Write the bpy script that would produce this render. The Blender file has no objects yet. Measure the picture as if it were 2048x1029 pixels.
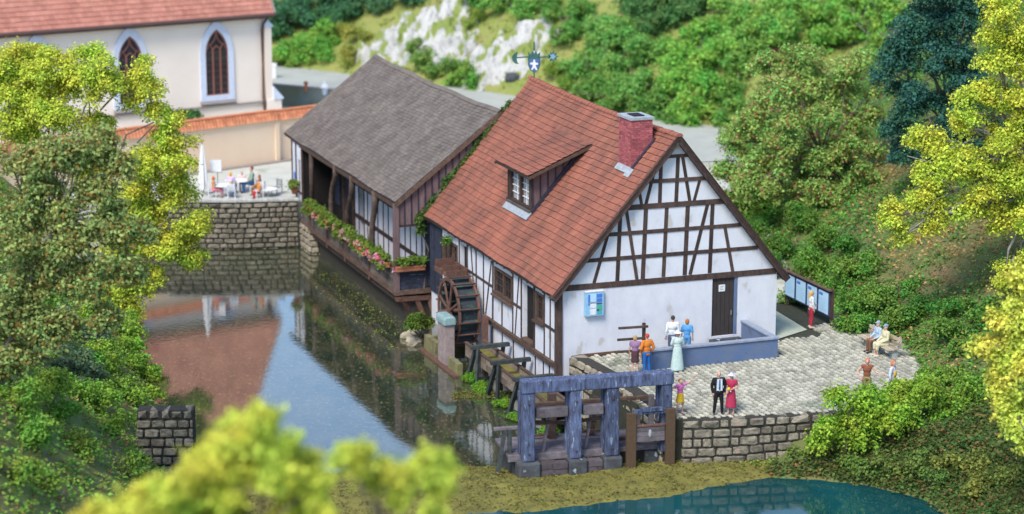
import bpy, math, random
import numpy as np
from mathutils import Vector, Matrix

R = math.radians
PI = math.pi
random.seed(7)
RNG = np.random.default_rng(11)
scene = bpy.context.scene
COL = scene.collection

# ------------------------------------------------------------------ camera, sky, sun, exposure
PITCH = R(13.0)
CAM = Vector((-1.95, -93.22, 26.0))
FPX = 4508.0                        # focal length in pixels of a 2048 px wide picture
cam_d = bpy.data.cameras.new('camera')
cam_d.sensor_width = 36.0
cam_d.lens = FPX / 2048 * 36.0
cam_d.clip_start = 1.0
cam_d.clip_end = 1500.0
cam_d.dof.use_dof = True
cam_d.dof.focus_distance = 94.0
cam_d.dof.aperture_fstop = 0.27
cam = bpy.data.objects.new('camera', cam_d)
cam.location = CAM
cam.rotation_euler = (R(90) - PITCH, 0, 0)
COL.objects.link(cam)
scene.camera = cam

SUN_EL, SUN_AZ = R(50), R(209)
world = bpy.data.worlds.new('World')
scene.world = world
world.use_nodes = True
wn = world.node_tree
bg = wn.nodes['Background']
sky = wn.nodes.new('ShaderNodeTexSky')
sky.sky_type = 'NISHITA'
sky.sun_disc = False
sky.sun_elevation = SUN_EL
sky.sun_rotation = SUN_AZ
sky.air_density = 1.0
sky.dust_density = 0.6
wn.links.new(sky.outputs[0], bg.inputs[0])
bg.inputs[1].default_value = 0.15

sl = bpy.data.lights.new('sun', 'SUN')
sl.energy = 2.35
sl.angle = R(22)
sl.color = (1.0, 0.93, 0.82)
so = bpy.data.objects.new('sun', sl)
sdir = Vector((math.sin(SUN_AZ) * math.cos(SUN_EL), math.cos(SUN_AZ) * math.cos(SUN_EL), math.sin(SUN_EL)))
so.rotation_euler = (-sdir).to_track_quat('-Z', 'Y').to_euler()
so.location = sdir * 100
COL.objects.link(so)

vs = scene.view_settings
vs.view_transform = 'Standard'
vs.look = 'None'
vs.gamma = 1.0
vs.exposure = 0.86
vs.use_curve_mapping = False
scene.cycles.max_bounces = 8
scene.cycles.diffuse_bounces = 3
scene.cycles.transmission_bounces = 4

# ------------------------------------------------------------------ frames
YAW = R(20.3)                       # the mill's own axes, turned to the left of the view
cy_, sy_ = math.cos(YAW), math.sin(YAW)

def h2w(x, y, z=0.0):
    return Vector((x * cy_ - y * sy_, x * sy_ + y * cy_, z))

def ray(px, py):
    fw = Vector((0, math.cos(PITCH), -math.sin(PITCH)))
    up = Vector((0, math.sin(PITCH), math.cos(PITCH)))
    return (fw * FPX + Vector((1, 0, 0)) * (px - 1024) - up * (py - 514.5)).normalized()

def at(px, py, v):                  # the point of the place seen there, at ground distance v
    d = ray(px, py)
    return CAM + d * ((v - CAM.y) / d.y)

def atz(px, py, z=0.0):             # ... on a level z
    d = ray(px, py)
    return CAM + d * ((z - CAM.z) / d.z)

# ------------------------------------------------------------------ materials
def mat(name, c1, c2=None, scale=3.0, rough=0.8, bump=0.15, bscale=30.0, island=0.0, objrand=0.0,
        stretch=(1, 1, 1), c3=None, c3scale=8.0, c3amt=0.62, spec=0.25, metallic=0.0, detail=5.0, ramp=(0.35, 0.65), coat=0.0):
    m = bpy.data.materials.new(name)
    m.use_nodes = True
    nt = m.node_tree
    N, L = nt.nodes, nt.links
    b = N['Principled BSDF']
    b.inputs['Roughness'].default_value = rough
    b.inputs['Specular IOR Level'].default_value = spec
    b.inputs['Metallic'].default_value = metallic
    b.inputs['Coat Weight'].default_value = coat
    tc = N.new('ShaderNodeTexCoord')
    mp = N.new('ShaderNodeMapping')
    mp.inputs['Scale'].default_value = stretch
    L.new(tc.outputs['Object'], mp.inputs['Vector'])
    co = mp.outputs[0]
    if objrand:
        oi = N.new('ShaderNodeObjectInfo')
        ad = N.new('ShaderNodeVectorMath'); ad.operation = 'MULTIPLY_ADD'
        L.new(oi.outputs['Random'], ad.inputs[0])
        ad.inputs[1].default_value = (37.0, 17.0, 53.0)
        L.new(co, ad.inputs[2])
        co = ad.outputs[0]
    c2 = c2 or tuple(x * 0.8 for x in c1)
    nz = N.new('ShaderNodeTexNoise')
    nz.inputs['Scale'].default_value = scale
    nz.inputs['Detail'].default_value = detail
    nz.inputs['Roughness'].default_value = 0.62
    L.new(co, nz.inputs['Vector'])
    rp = N.new('ShaderNodeMapRange')
    rp.inputs['From Min'].default_value, rp.inputs['From Max'].default_value = ramp
    L.new(nz.outputs['Fac'], rp.inputs['Value'])
    mx = N.new('ShaderNodeMix'); mx.data_type = 'RGBA'
    mx.inputs['A'].default_value = (*c1, 1); mx.inputs['B'].default_value = (*c2, 1)
    L.new(rp.outputs[0], mx.inputs['Factor'])
    out = mx.outputs['Result']
    if c3:
        n3 = N.new('ShaderNodeTexNoise')
        n3.inputs['Scale'].default_value = c3scale
        n3.inputs['Detail'].default_value = 4
        L.new(co, n3.inputs['Vector'])
        r3 = N.new('ShaderNodeMapRange')
        r3.inputs['From Min'].default_value = c3amt
        r3.inputs['From Max'].default_value = c3amt + 0.06
        L.new(n3.outputs['Fac'], r3.inputs['Value'])
        m3 = N.new('ShaderNodeMix'); m3.data_type = 'RGBA'
        L.new(r3.outputs[0], m3.inputs['Factor'])
        L.new(out, m3.inputs['A']); m3.inputs['B'].default_value = (*c3, 1)
        out = m3.outputs['Result']
    for amt, kind in ((island, 'i'), (objrand, 'o')):
        if amt:
            if kind == 'i':
                src = N.new('ShaderNodeNewGeometry').outputs['Random Per Island']
            else:
                src = N.new('ShaderNodeObjectInfo').outputs['Random']
            mr = N.new('ShaderNodeMapRange')
            mr.inputs['To Min'].default_value = 1 - amt
            mr.inputs['To Max'].default_value = 1 + amt
            L.new(src, mr.inputs['Value'])
            hs = N.new('ShaderNodeHueSaturation')
            L.new(mr.outputs[0], hs.inputs['Value'])
            L.new(out, hs.inputs['Color'])
            out = hs.outputs['Color']
    L.new(out, b.inputs['Base Color'])
    if bump:
        nb = N.new('ShaderNodeTexNoise')
        nb.inputs['Scale'].default_value = bscale
        nb.inputs['Detail'].default_value = 4
        L.new(co, nb.inputs['Vector'])
        bp = N.new('ShaderNodeBump')
        bp.inputs['Strength'].default_value = bump
        bp.inputs['Distance'].default_value = 0.05
        L.new(nb.outputs['Fac'], bp.inputs['Height'])
        L.new(bp.outputs[0], b.inputs['Normal'])
    return m

def leaf_mat(name, accent=None, share=0.0, var=0.5, trans=0.38):
    """Foliage: the object's own colour, varied from leaf to leaf and from clump to clump."""
    m = bpy.data.materials.new(name)
    m.use_nodes = True
    nt = m.node_tree
    N, L = nt.nodes, nt.links
    b = N['Principled BSDF']
    b.inputs['Roughness'].default_value = 0.75
    b.inputs['Specular IOR Level'].default_value = 0.15
    oi = N.new('ShaderNodeObjectInfo')
    ge = N.new('ShaderNodeNewGeometry')
    tc = N.new('ShaderNodeTexCoord')
    nz = N.new('ShaderNodeTexNoise'); nz.inputs['Scale'].default_value = 0.9; nz.inputs['Detail'].default_value = 3
    L.new(tc.outputs['Object'], nz.inputs['Vector'])
    mr = N.new('ShaderNodeMapRange')
    mr.inputs['To Min'].default_value = 1 - var; mr.inputs['To Max'].default_value = 1 + var
    L.new(ge.outputs['Random Per Island'], mr.inputs['Value'])
    hr = N.new('ShaderNodeMapRange')
    hr.inputs['From Min'].default_value = 0.3; hr.inputs['From Max'].default_value = 0.7
    hr.inputs['To Min'].default_value = 0.46; hr.inputs['To Max'].default_value = 0.53
    L.new(nz.outputs['Fac'], hr.inputs['Value'])
    hs = N.new('ShaderNodeHueSaturation')
    L.new(mr.outputs[0], hs.inputs['Value'])
    L.new(hr.outputs[0], hs.inputs['Hue'])
    L.new(oi.outputs['Color'], hs.inputs['Color'])
    out = hs.outputs['Color']
    if accent:
        ml = N.new('ShaderNodeMath'); ml.operation = 'MULTIPLY'; ml.inputs[1].default_value = 17.31
        L.new(ge.outputs['Random Per Island'], ml.inputs[0])
        fr = N.new('ShaderNodeMath'); fr.operation = 'FRACT'
        L.new(ml.outputs[0], fr.inputs[0])
        lt = N.new('ShaderNodeMath'); lt.operation = 'LESS_THAN'; lt.inputs[1].default_value = share
        L.new(fr.outputs[0], lt.inputs[0])
        mx = N.new('ShaderNodeMix'); mx.data_type = 'RGBA'
        L.new(lt.outputs[0], mx.inputs['Factor'])
        L.new(out, mx.inputs['A']); mx.inputs['B'].default_value = (*accent, 1)
        out = mx.outputs['Result']
    L.new(out, b.inputs['Base Color'])
    tr = N.new('ShaderNodeBsdfTranslucent')
    L.new(out, tr.inputs['Color'])
    ms = N.new('ShaderNodeMixShader'); ms.inputs[0].default_value = trans
    L.new(b.outputs[0], ms.inputs[1]); L.new(tr.outputs[0], ms.inputs[2])
    L.new(ms.outputs[0], N['Material Output'].inputs['Surface'])
    return m

def flat(name, c, rough=0.6, spec=0.3):
    return mat(name, c, tuple(x * 0.86 for x in c), scale=9, rough=rough, bump=0.05, spec=spec)

M = {}
M['plaster'] = mat('white_plaster', (0.66, 0.68, 0.74), (0.58, 0.6, 0.67), scale=1.6, bump=0.25, bscale=22, c3=(0.5, 0.48, 0.47), c3scale=1.6, c3amt=0.62, stretch=(1, 1, .6))
M['timber'] = mat('dark_timber', (0.045, 0.03, 0.028), (0.09, 0.06, 0.05), scale=6, bump=0.5, bscale=30, objrand=0.25, stretch=(1, 1, 0.4))
M['wood'] = mat('brown_wood', (0.13, 0.085, 0.065), (0.07, 0.045, 0.035), scale=5, bump=0.5, bscale=25, objrand=0.3)
M['crooked'] = mat('crooked_post_wood', (0.12, 0.085, 0.07), (0.06, 0.04, 0.035), scale=4, bump=0.5, bscale=20, objrand=0.2)
M['greywood'] = mat('weathered_board', (0.17, 0.145, 0.13), (0.1, 0.08, 0.075), scale=4, bump=0.4, bscale=30, objrand=0.3, stretch=(1, 0.3, 1))
M['siding'] = mat('purple_brown_siding', (0.19, 0.125, 0.125), (0.13, 0.085, 0.09), scale=5, bump=0.4, bscale=30, objrand=0.15, stretch=(1, 1, 0.3))
M['batten'] = mat('dark_batten', (0.05, 0.045, 0.07), (0.03, 0.028, 0.045), scale=6, objrand=0.2)
M['navy'] = mat('dark_navy_board', (0.035, 0.045, 0.075), (0.02, 0.022, 0.035), scale=5, bump=0.3, objrand=0.25)
M['redtile'] = mat('red_roof_tile', (0.34, 0.128, 0.088), (0.19, 0.086, 0.066), scale=0.8, rough=0.9, bump=0.4, bscale=18, island=0.09, spec=0.1,
                   c3=(0.24, 0.18, 0.1), c3scale=6, c3amt=0.66, detail=9, stretch=(.7, 1.0, .7))
M['greytile'] = mat('grey_roof_shingle', (0.18, 0.155, 0.138), (0.125, 0.106, 0.096), scale=0.8, rough=0.95, bump=0.3, bscale=20, island=0.16, spec=0.1,
                    c3=(0.27, 0.24, 0.22), c3scale=9, c3amt=0.7, detail=8)
M['pinktile'] = mat('pale_red_church_tile', (0.5, 0.22, 0.165), (0.42, 0.17, 0.125), scale=1.2, island=0.15, bump=0.2)
M['orangetile'] = mat('orange_coping_tile', (0.62, 0.24, 0.12), (0.5, 0.18, 0.09), scale=3, island=0.2, bump=0.1)
M['brick'] = mat('pink_brick', (0.42, 0.12, 0.13), (0.3, 0.08, 0.09), scale=6, island=0.28, bump=0.3)
M['mortar'] = mat('pale_mortar', (0.42, 0.26, 0.24), (0.32, 0.2, 0.19), scale=9)
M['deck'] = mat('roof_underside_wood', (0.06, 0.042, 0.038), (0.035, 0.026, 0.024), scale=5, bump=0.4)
M['lead'] = mat('grey_lead', (0.38, 0.42, 0.45), (0.26, 0.29, 0.32), scale=6, rough=0.5)
M['dark'] = mat('interior_shade', (0.012, 0.011, 0.012), (0.02, 0.017, 0.016), scale=3, bump=0)  # near-black colour standing in for the shade inside openings
M['glass'] = mat('dark_window_glass', (0.02, 0.021, 0.025), (0.035, 0.035, 0.04), scale=2, rough=0.12, bump=0.0, spec=0.5)
M['curtain'] = mat('grey_curtain', (0.4, 0.4, 0.42), (0.22, 0.22, 0.24), scale=4, rough=0.5, bump=0.0)
M['door'] = mat('dark_grey_door', (0.055, 0.045, 0.045), (0.038, 0.032, 0.032), scale=12, bump=0.3, stretch=(1, 1, 0.2))
M['paper'] = flat('white_paper', (0.75, 0.78, 0.8))
M['ink'] = flat('grey_print', (0.3, 0.33, 0.36))
M['blueprint'] = flat('blue_print', (0.07, 0.2, 0.62))
M['lightblue'] = mat('pale_blue_panel', (0.4, 0.62, 0.84), (0.46, 0.68, 0.86), scale=2.5, bump=0, rough=0.4)
M['boxblue'] = mat('sky_blue_case', (0.3, 0.55, 0.75), (0.24, 0.46, 0.66), scale=5, bump=0, rough=0.45)
M['greenprint'] = flat('green_print', (0.08, 0.42, 0.3))
M['tealprint'] = flat('teal_print', (0.06, 0.45, 0.5))
M['whiteprint'] = flat('white_print', (0.78, 0.8, 0.84))
M['stone'] = mat('wall_stone', (0.28, 0.25, 0.19), (0.1, 0.092, 0.075), scale=2.2, bump=0.6, bscale=9, objrand=0.32, c3=(0.3, 0.19, 0.16), c3scale=1.3, c3amt=0.63)
M['palestone'] = mat('pale_rubble', (0.42, 0.37, 0.28), (0.24, 0.21, 0.16), scale=2.5, bump=0.6, bscale=9, objrand=0.3)
M['joint'] = mat('dark_joint', (0.035, 0.033, 0.03), (0.055, 0.05, 0.04), scale=6, bump=0.4)
M['kerb'] = mat('pale_kerb', (0.5, 0.5, 0.47), (0.38, 0.39, 0.36), scale=4, objrand=0.12)
M['cobble'] = mat('pale_cobble', (0.49, 0.475, 0.39), (0.36, 0.355, 0.29), scale=1.1, island=0.26, bump=0.4, bscale=24, c3=(0.26, 0.28, 0.22), c3scale=0.55, c3amt=0.6, ramp=(0.4, 0.7))
M['cobblebed'] = mat('cobble_joint', (0.055, 0.055, 0.04), (0.035, 0.04, 0.028), scale=4)
M['gravel'] = mat('pale_gravel', (0.56, 0.56, 0.49), (0.46, 0.47, 0.42), scale=0.8, bump=0.3, bscale=30, c3=(0.34, 0.37, 0.3), c3scale=0.5, c3amt=0.64, detail=9)
M['road'] = mat('pale_road', (0.42, 0.43, 0.38), (0.36, 0.37, 0.33), scale=0.5, bump=0.2, detail=9)
M['path'] = mat('pale_green_path', (0.43, 0.47, 0.38), (0.34, 0.38, 0.3), scale=1.5, bump=0.2)
M['parapet'] = mat('blue_grey_render', (0.1, 0.16, 0.3), (0.14, 0.18, 0.27), scale=1.3, bump=0.3, bscale=25, c3=(0.12, 0.12, 0.17), c3scale=2.2, c3amt=0.62)
M['parapetcap'] = mat('pale_blue_coping', (0.3, 0.34, 0.42), (0.22, 0.26, 0.34), scale=4)
M['bluewood'] = mat('blue_grey_timber', (0.12, 0.16, 0.29), (0.045, 0.05, 0.085), scale=4, bump=0.6, bscale=22, objrand=0.25, c3=(0.28, 0.34, 0.46), c3scale=5, c3amt=0.62, stretch=(2.2, 2.2, 0.45))
M['purplewood'] = mat('purple_grey_plank', (0.17, 0.15, 0.17), (0.1, 0.085, 0.095), scale=4, bump=0.5, objrand=0.3)
M['brownrail'] = mat('brown_painted_rail', (0.1, 0.065, 0.04), (0.08, 0.05, 0.03), scale=8, bump=0.15, c3=(0.25, 0.2, 0.1), c3scale=14, c3amt=0.72)
M['darktrestle'] = mat('dark_green_timber', (0.06, 0.075, 0.075), (0.035, 0.04, 0.042), scale=5, bump=0.4, objrand=0.25)
M['flumewood'] = mat('pale_flume_plank', (0.26, 0.2, 0.16), (0.14, 0.11, 0.09), scale=4, bump=0.5, objrand=0.3, c3=(0.2, 0.2, 0.1), c3scale=3, c3amt=0.62)
M['rust'] = mat('rusty_brown', (0.17, 0.09, 0.065), (0.1, 0.055, 0.045), scale=5, bump=0.5, objrand=0.2)
M['paddle'] = mat('wet_dark_paddle', (0.05, 0.055, 0.075), (0.03, 0.05, 0.055), scale=3, objrand=0.25, c3=(0.05, 0.1, 0.08), c3scale=3, c3amt=0.58)
M['tealcap'] = mat('pale_teal_cap', (0.27, 0.4, 0.4), (0.2, 0.31, 0.32), scale=5, rough=0.5)
M['pinkconcrete'] = mat('pinkish_concrete', (0.38, 0.31, 0.3), (0.24, 0.19, 0.19), scale=3, bump=0.4, c3=(0.2, 0.17, 0.16), c3scale=4, c3amt=0.62)
M['lichen'] = mat('yellow_lichen_stone', (0.24, 0.24, 0.09), (0.14, 0.115, 0.09), scale=2.5, bump=0.5)
M['darkstone'] = mat('dark_footing_stone', (0.085, 0.095, 0.11), (0.05, 0.05, 0.055), scale=3, bump=0.6, objrand=0.3, c3=(0.36, 0.42, 0.48), c3scale=3, c3amt=0.66)
M['footbrick'] = mat('purple_brick', (0.12, 0.1, 0.115), (0.08, 0.065, 0.075), scale=6, objrand=0.25, bump=0.4)
M['copper'] = mat('green_copper', (0.055, 0.15, 0.13), (0.03, 0.08, 0.08), scale=8, rough=0.5)
M['shieldblue'] = flat('shield_blue', (0.07, 0.14, 0.3))
M['emblem'] = flat('pale_emblem', (0.72, 0.72, 0.84))
M['flowerblue'] = flat('pale_blue_petal', (0.2, 0.36, 0.45))
M['terracotta'] = mat('terracotta', (0.5, 0.2, 0.11), (0.4, 0.15, 0.08), scale=6, objrand=0.15)
M['churchwall'] = mat('cream_church_wall', (0.84, 0.74, 0.65), (0.8, 0.7, 0.61), scale=0.6, bump=0.1)
M['churchbase'] = mat('cream_church_base', (0.82, 0.71, 0.61), (0.77, 0.66, 0.56), scale=0.6, bump=0.1)
M['bluewhite'] = mat('pale_blue_surround', (0.62, 0.68, 0.8), (0.55, 0.6, 0.72), scale=3, bump=0.1)
M['ledge'] = mat('grey_ledge', (0.3, 0.26, 0.24), (0.24, 0.21, 0.2), scale=4)
M['gutter'] = mat('brown_gutter', (0.13, 0.075, 0.065), (0.1, 0.06, 0.055), scale=6, rough=0.5)
M['tracery'] = mat('red_brown_tracery', (0.3, 0.12, 0.09), (0.22, 0.09, 0.07), scale=6)
M['peach'] = mat('peach_wall', (0.86, 0.67, 0.49), (0.83, 0.61, 0.43), scale=0.35, bump=0.1)
M['oliveramp'] = mat('olive_grey_wall', (0.2, 0.19, 0.1), (0.22, 0.27, 0.26), scale=0.25, bump=0.3, ramp=(0.4, 0.6))
M['white'] = flat('white_paint', (0.8, 0.81, 0.82))
M['whitecloth'] = flat('white_canvas', (0.82, 0.83, 0.84))
M['greymetal'] = mat('grey_metal', (0.3, 0.32, 0.34), rough=0.4, metallic=0.4, bump=0)
M['concrete'] = mat('grey_concrete', (0.42, 0.44, 0.42), (0.33, 0.35, 0.34), scale=4, bump=0.2)
M['slat'] = mat('bench_slat', (0.45, 0.38, 0.28), (0.33, 0.27, 0.19), scale=6, objrand=0.25)
M['frameblue'] = mat('dark_blue_frame', (0.05, 0.09, 0.2), (0.04, 0.06, 0.14), scale=5)
M['bark'] = mat('grey_bark', (0.2, 0.17, 0.14), (0.09, 0.075, 0.06), scale=4, bump=0.6, bscale=14)
M['palebark'] = mat('pale_twig_bark', (0.36, 0.34, 0.31), (0.13, 0.115, 0.1), scale=1.6, bump=0.5, bscale=14)
M['rock'] = mat('white_limestone', (0.48, 0.475, 0.455), (0.24, 0.24, 0.235), scale=1.1, bump=0.7, bscale=3.0, c3=(0.2, 0.25, 0.06), c3scale=0.7, c3amt=0.52, detail=9, ramp=(0.45, 0.7), stretch=(1.4, 0.7, 0.7))
M['skin'] = flat('skin', (0.6, 0.36, 0.27), 0.55)
M['eye'] = flat('dark_eye', (0.03, 0.02, 0.02))
M['leaf'] = leaf_mat('foliage')
M['leafred'] = leaf_mat('foliage_with_red_tips', (0.42, 0.17, 0.1), 0.12)
M['leafbrown'] = leaf_mat('foliage_with_rusty_tips', (0.3, 0.17, 0.05), 0.16)
M['leafcover'] = leaf_mat('ground_cover_leaves', (0.28, 0.16, 0.07), 0.12)
M['petal'] = leaf_mat('petals', (0.8, 0.7, 0.7), 0.4, var=0.2)

def terrain_mat():
    m = mat('soil_and_grass', (0.1, 0.17, 0.04), (0.16, 0.14, 0.06), scale=0.4, bump=0.6, bscale=5, c3=(0.27, 0.17, 0.1), c3scale=0.4, c3amt=0.66, detail=9)
    return m
M['soil'] = terrain_mat()
M['grass'] = mat('bank_grass', (0.2, 0.25, 0.06), (0.26, 0.26, 0.08), scale=0.5, bump=0.6, bscale=6, c3=(0.3, 0.24, 0.12), c3scale=0.6, c3amt=0.66, detail=9)
M['moss'] = mat('yellow_green_moss', (0.215, 0.19, 0.045), (0.115, 0.11, 0.03), scale=1.1, bump=0.8, bscale=9, c3=(0.085, 0.08, 0.025), c3scale=3.2, c3amt=0.6, detail=9)

def water_mat(name, c1, c2, fleck, fl_amt, nscale, ior=1.33, coat=1.0, coat_ior=1.75):
    m = mat(name, c1, c2, scale=nscale, rough=0.035, bump=0.0, c3=fleck, c3scale=8.0, c3amt=fl_amt, detail=9, spec=0.5, stretch=(1.0, 0.38, 1.0))
    nt = m.node_tree
    b = nt.nodes['Principled BSDF']
    b.inputs['IOR'].default_value = ior
    b.inputs['Coat Weight'].default_value = coat
    b.inputs['Coat Roughness'].default_value = 0.03
    b.inputs['Coat IOR'].default_value = coat_ior
    tc = nt.nodes.new('ShaderNodeTexCoord')
    nz = nt.nodes.new('ShaderNodeTexNoise'); nz.inputs['Scale'].default_value = 3.5; nz.inputs['Detail'].default_value = 5
    nt.links.new(tc.outputs['Object'], nz.inputs['Vector'])
    bp = nt.nodes.new('ShaderNodeBump'); bp.inputs['Strength'].default_value = 0.05; bp.inputs['Distance'].default_value = 0.05
    nt.links.new(nz.outputs['Fac'], bp.inputs['Height'])
    nt.links.new(bp.outputs[0], b.inputs['Normal'])
    nt.links.new(bp.outputs[0], b.inputs['Coat Normal'])
    return m
M['pond'] = water_mat('pond_water', (0.02, 0.036, 0.022), (0.07, 0.072, 0.042), (0.17, 0.16, 0.085), 0.585, 1.1)
M['pool'] = water_mat('teal_spring_water', (0.006, 0.075, 0.085), (0.005, 0.032, 0.034), (0.01, 0.06, 0.06), 0.75, 0.16, coat=0.25)

# ------------------------------------------------------------------ mesh helpers
class MB:
    def __init__(s):
        s.v, s.f, s.m = [], [], []
    def add(s, vs_, fs, mi=0):
        n = len(s.v)
        s.v.extend([tuple(p) for p in vs_])
        for f in fs:
            s.f.append(tuple(i + n for i in f)); s.m.append(mi)
    def box(s, x0, x1, y0, y1, z0, z1, mi=0):
        s.add([(x0, y0, z0), (x1, y0, z0), (x1, y1, z0), (x0, y1, z0), (x0, y0, z1), (x1, y0, z1), (x1, y1, z1), (x0, y1, z1)],
              [(0, 3, 2, 1), (4, 5, 6, 7), (0, 1, 5, 4), (1, 2, 6, 5), (2, 3, 7, 6), (3, 0, 4, 7)], mi)
        return s
    def beam(s, p, q, w, h, up=(0, 0, 1), mi=0):
        """box from p to q, w across, h along up"""
        p, q = Vector(p), Vector(q)
        d = (q - p).normalized()
        up = Vector(up)
        sd = d.cross(up)
        if sd.length < 1e-4:
            sd = d.cross(Vector((1, 0, 0)))
        sd.normalize()
        u = sd.cross(d).normalized()
        a, b = sd * w / 2, u * h / 2
        s.add([p - a - b, p + a - b, p + a + b, p - a + b, q - a - b, q + a - b, q + a + b, q - a + b],
              [(0, 3, 2, 1), (4, 5, 6, 7), (0, 1, 5, 4), (1, 2, 6, 5), (2, 3, 7, 6), (3, 0, 4, 7)][::1], mi)
        return s
    def tube(s, pts, rad, n=8, mi=0, flat_=1.0):
        pts = [Vector(p) for p in pts]
        if not hasattr(rad, '__len__'):
            rad = [rad] * len(pts)
        vs_, fs = [], []
        for i, p in enumerate(pts):
            d = (pts[min(i + 1, len(pts) - 1)] - pts[max(i - 1, 0)]).normalized()
            a = d.cross(Vector((0, 0, 1)))
            if a.length < 1e-3:
                a = Vector((1, 0, 0))
            a.normalize()
            b = a.cross(d).normalized()
            for k in range(n):
                t = 2 * PI * k / n
                vs_.append(p + a * math.cos(t) * rad[i] + b * math.sin(t) * rad[i] * flat_)
        for i in range(len(pts) - 1):
            for k in range(n):
                k2 = (k + 1) % n
                fs.append((i * n + k, i * n + k2, (i + 1) * n + k2, (i + 1) * n + k))
        fs.append(tuple(range(n))[::-1])
        fs.append(tuple((len(pts) - 1) * n + k for k in range(n)))
        s.add(vs_, fs, mi)
        return s
    def ell(s, c, r, rings=7, n=10, mi=0):
        if not hasattr(r, '__len__'):
            r = (r, r, r)
        vs_ = [(c[0], c[1], c[2] - r[2])]
        for i in range(1, rings):
            t = -PI / 2 + PI * i / rings
            for k in range(n):
                a = 2 * PI * k / n
                vs_.append((c[0] + r[0] * math.cos(t) * math.cos(a), c[1] + r[1] * math.cos(t) * math.sin(a), c[2] + r[2] * math.sin(t)))
        vs_.append((c[0], c[1], c[2] + r[2]))
        fs = []
        for k in range(n):
            fs.append((0, 1 + (k + 1) % n, 1 + k))
        for i in range(rings - 2):
            for k in range(n):
                k2 = (k + 1) % n
                fs.append((1 + i * n + k, 1 + i * n + k2, 1 + (i + 1) * n + k2, 1 + (i + 1) * n + k))
        t = len(vs_) - 1
        b0 = 1 + (rings - 2) * n
        for k in range(n):
            fs.append((b0 + k, b0 + (k + 1) % n, t))
        s.add(vs_, fs, mi)
        return s
    def prism(s, poly, e0, e1, fn, mi=0):
        """extrude a 2-D polygon; fn(a, b, e) gives the 3-D point"""
        n = len(poly)
        vs_ = [fn(a, b, e0) for a, b in poly] + [fn(a, b, e1) for a, b in poly]
        fs = [tuple(range(n))[::-1], tuple(range(n, 2 * n))]
        for k in range(n):
            k2 = (k + 1) % n
            fs.append((k, k2, n + k2, n + k))
        s.add(vs_, fs, mi)
        return s
    def ring(s, outer, inner, e0, e1, fn, mi=0):
        n = len(outer)
        vs_ = [fn(a, b, e) for e in (e0, e1) for pl in (outer, inner) for a, b in pl]
        fs = []
        for k in range(n):
            k2 = (k + 1) % n
            fs += [(2 * n + k, 2 * n + k2, 3 * n + k2, 3 * n + k), (k, n + k, n + k2, k2),
                   (k, k2, 2 * n + k2, 2 * n + k), (n + k, 3 * n + k, 3 * n + k2, n + k2)]
        s.add(vs_, fs, mi)
        return s
    def mesh(s, name, mats, smooth=False):
        me = bpy.data.meshes.new(name)
        me.from_pydata(s.v, [], s.f)
        for x in (mats if isinstance(mats, (list, tuple)) else [mats]):
            me.materials.append(x)
        if max(s.m, default=0) > 0:
            me.polygons.foreach_set('material_index', s.m)
        if smooth:
            me.polygons.foreach_set('use_smooth', [True] * len(me.polygons))
        me.update()
        import bmesh
        bm = bmesh.new(); bm.from_mesh(me)
        bmesh.ops.recalc_face_normals(bm, faces=bm.faces)
        bm.to_mesh(me); bm.free()
        return me
    def build(s, name, mats, parent=None, smooth=False, **props):
        return link(name, s.mesh(name, mats, smooth), parent, **props)

def link(name, data, parent=None, **props):
    o = bpy.data.objects.new(name, data)
    COL.objects.link(o)
    if parent is not None:
        o.parent = parent
    for k, v in props.items():
        if v is not None:
            o[k] = v
    return o

def thing(name, label, category, loc=(0, 0, 0), rz=0.0, group=None):
    o = link(name, None, None, label=label, category=category, group=group)
    o.empty_display_size = 0.3
    o.location = loc
    o.rotation_euler = (0, 0, rz)
    return o

def sheet(name, polys, m, z, kind='structure', parent=None):
    mb = MB()
    for poly in polys:
        mb.add([(p[0], p[1], z) for p in poly], [tuple(range(len(poly)))])
    return mb.build(name, m, parent, kind=kind)

def copy_tree(o, parent=None):
    c = o.copy()
    COL.objects.link(c)
    if parent is not None:
        c.parent = parent
    for ch in list(o.children):
        copy_tree(ch, c)
    return c

# ------------------------------------------------------------------ foliage
def quad_mesh(name, V, mats, smooth=False):
    """V: n x 4 x 3"""
    n = V.shape[0]
    me = bpy.data.meshes.new(name)
    me.vertices.add(n * 4)
    me.vertices.foreach_set('co', V.reshape(-1).astype(np.float32))
    me.loops.add(n * 4)
    me.loops.foreach_set('vertex_index', np.arange(n * 4, dtype=np.int32))
    me.polygons.add(n)
    me.polygons.foreach_set('loop_start', np.arange(0, n * 4, 4, dtype=np.int32))
    me.polygons.foreach_set('loop_total', np.full(n, 4, dtype=np.int32))
    for x in (mats if isinstance(mats, (list, tuple)) else [mats]):
        me.materials.append(x)
    me.update(calc_edges=True)
    return me

def leaf_quads(P, Nn, size, rng, aspect=0.65, spread=0.9, var=0.8):
    n = len(P)
    rnd = rng.normal(size=(n, 3))
    nn = Nn * 0.7 + rnd * spread * 0.5 + np.array([0, -0.1, 0.45])
    nn /= np.linalg.norm(nn, axis=1)[:, None] + 1e-9
    t = np.cross(nn, rng.normal(size=(n, 3)))
    t /= np.linalg.norm(t, axis=1)[:, None] + 1e-9
    b = np.cross(nn, t)
    s = (size * (1 - var / 2 + var * rng.random(n)))[:, None]
    up = nn * s * 0.13
    return np.stack([P - t * s * 0.5, P + b * s * aspect * 0.5 + up, P + t * s * 0.5, P - b * s * aspect * 0.5 + up], axis=1)

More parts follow.
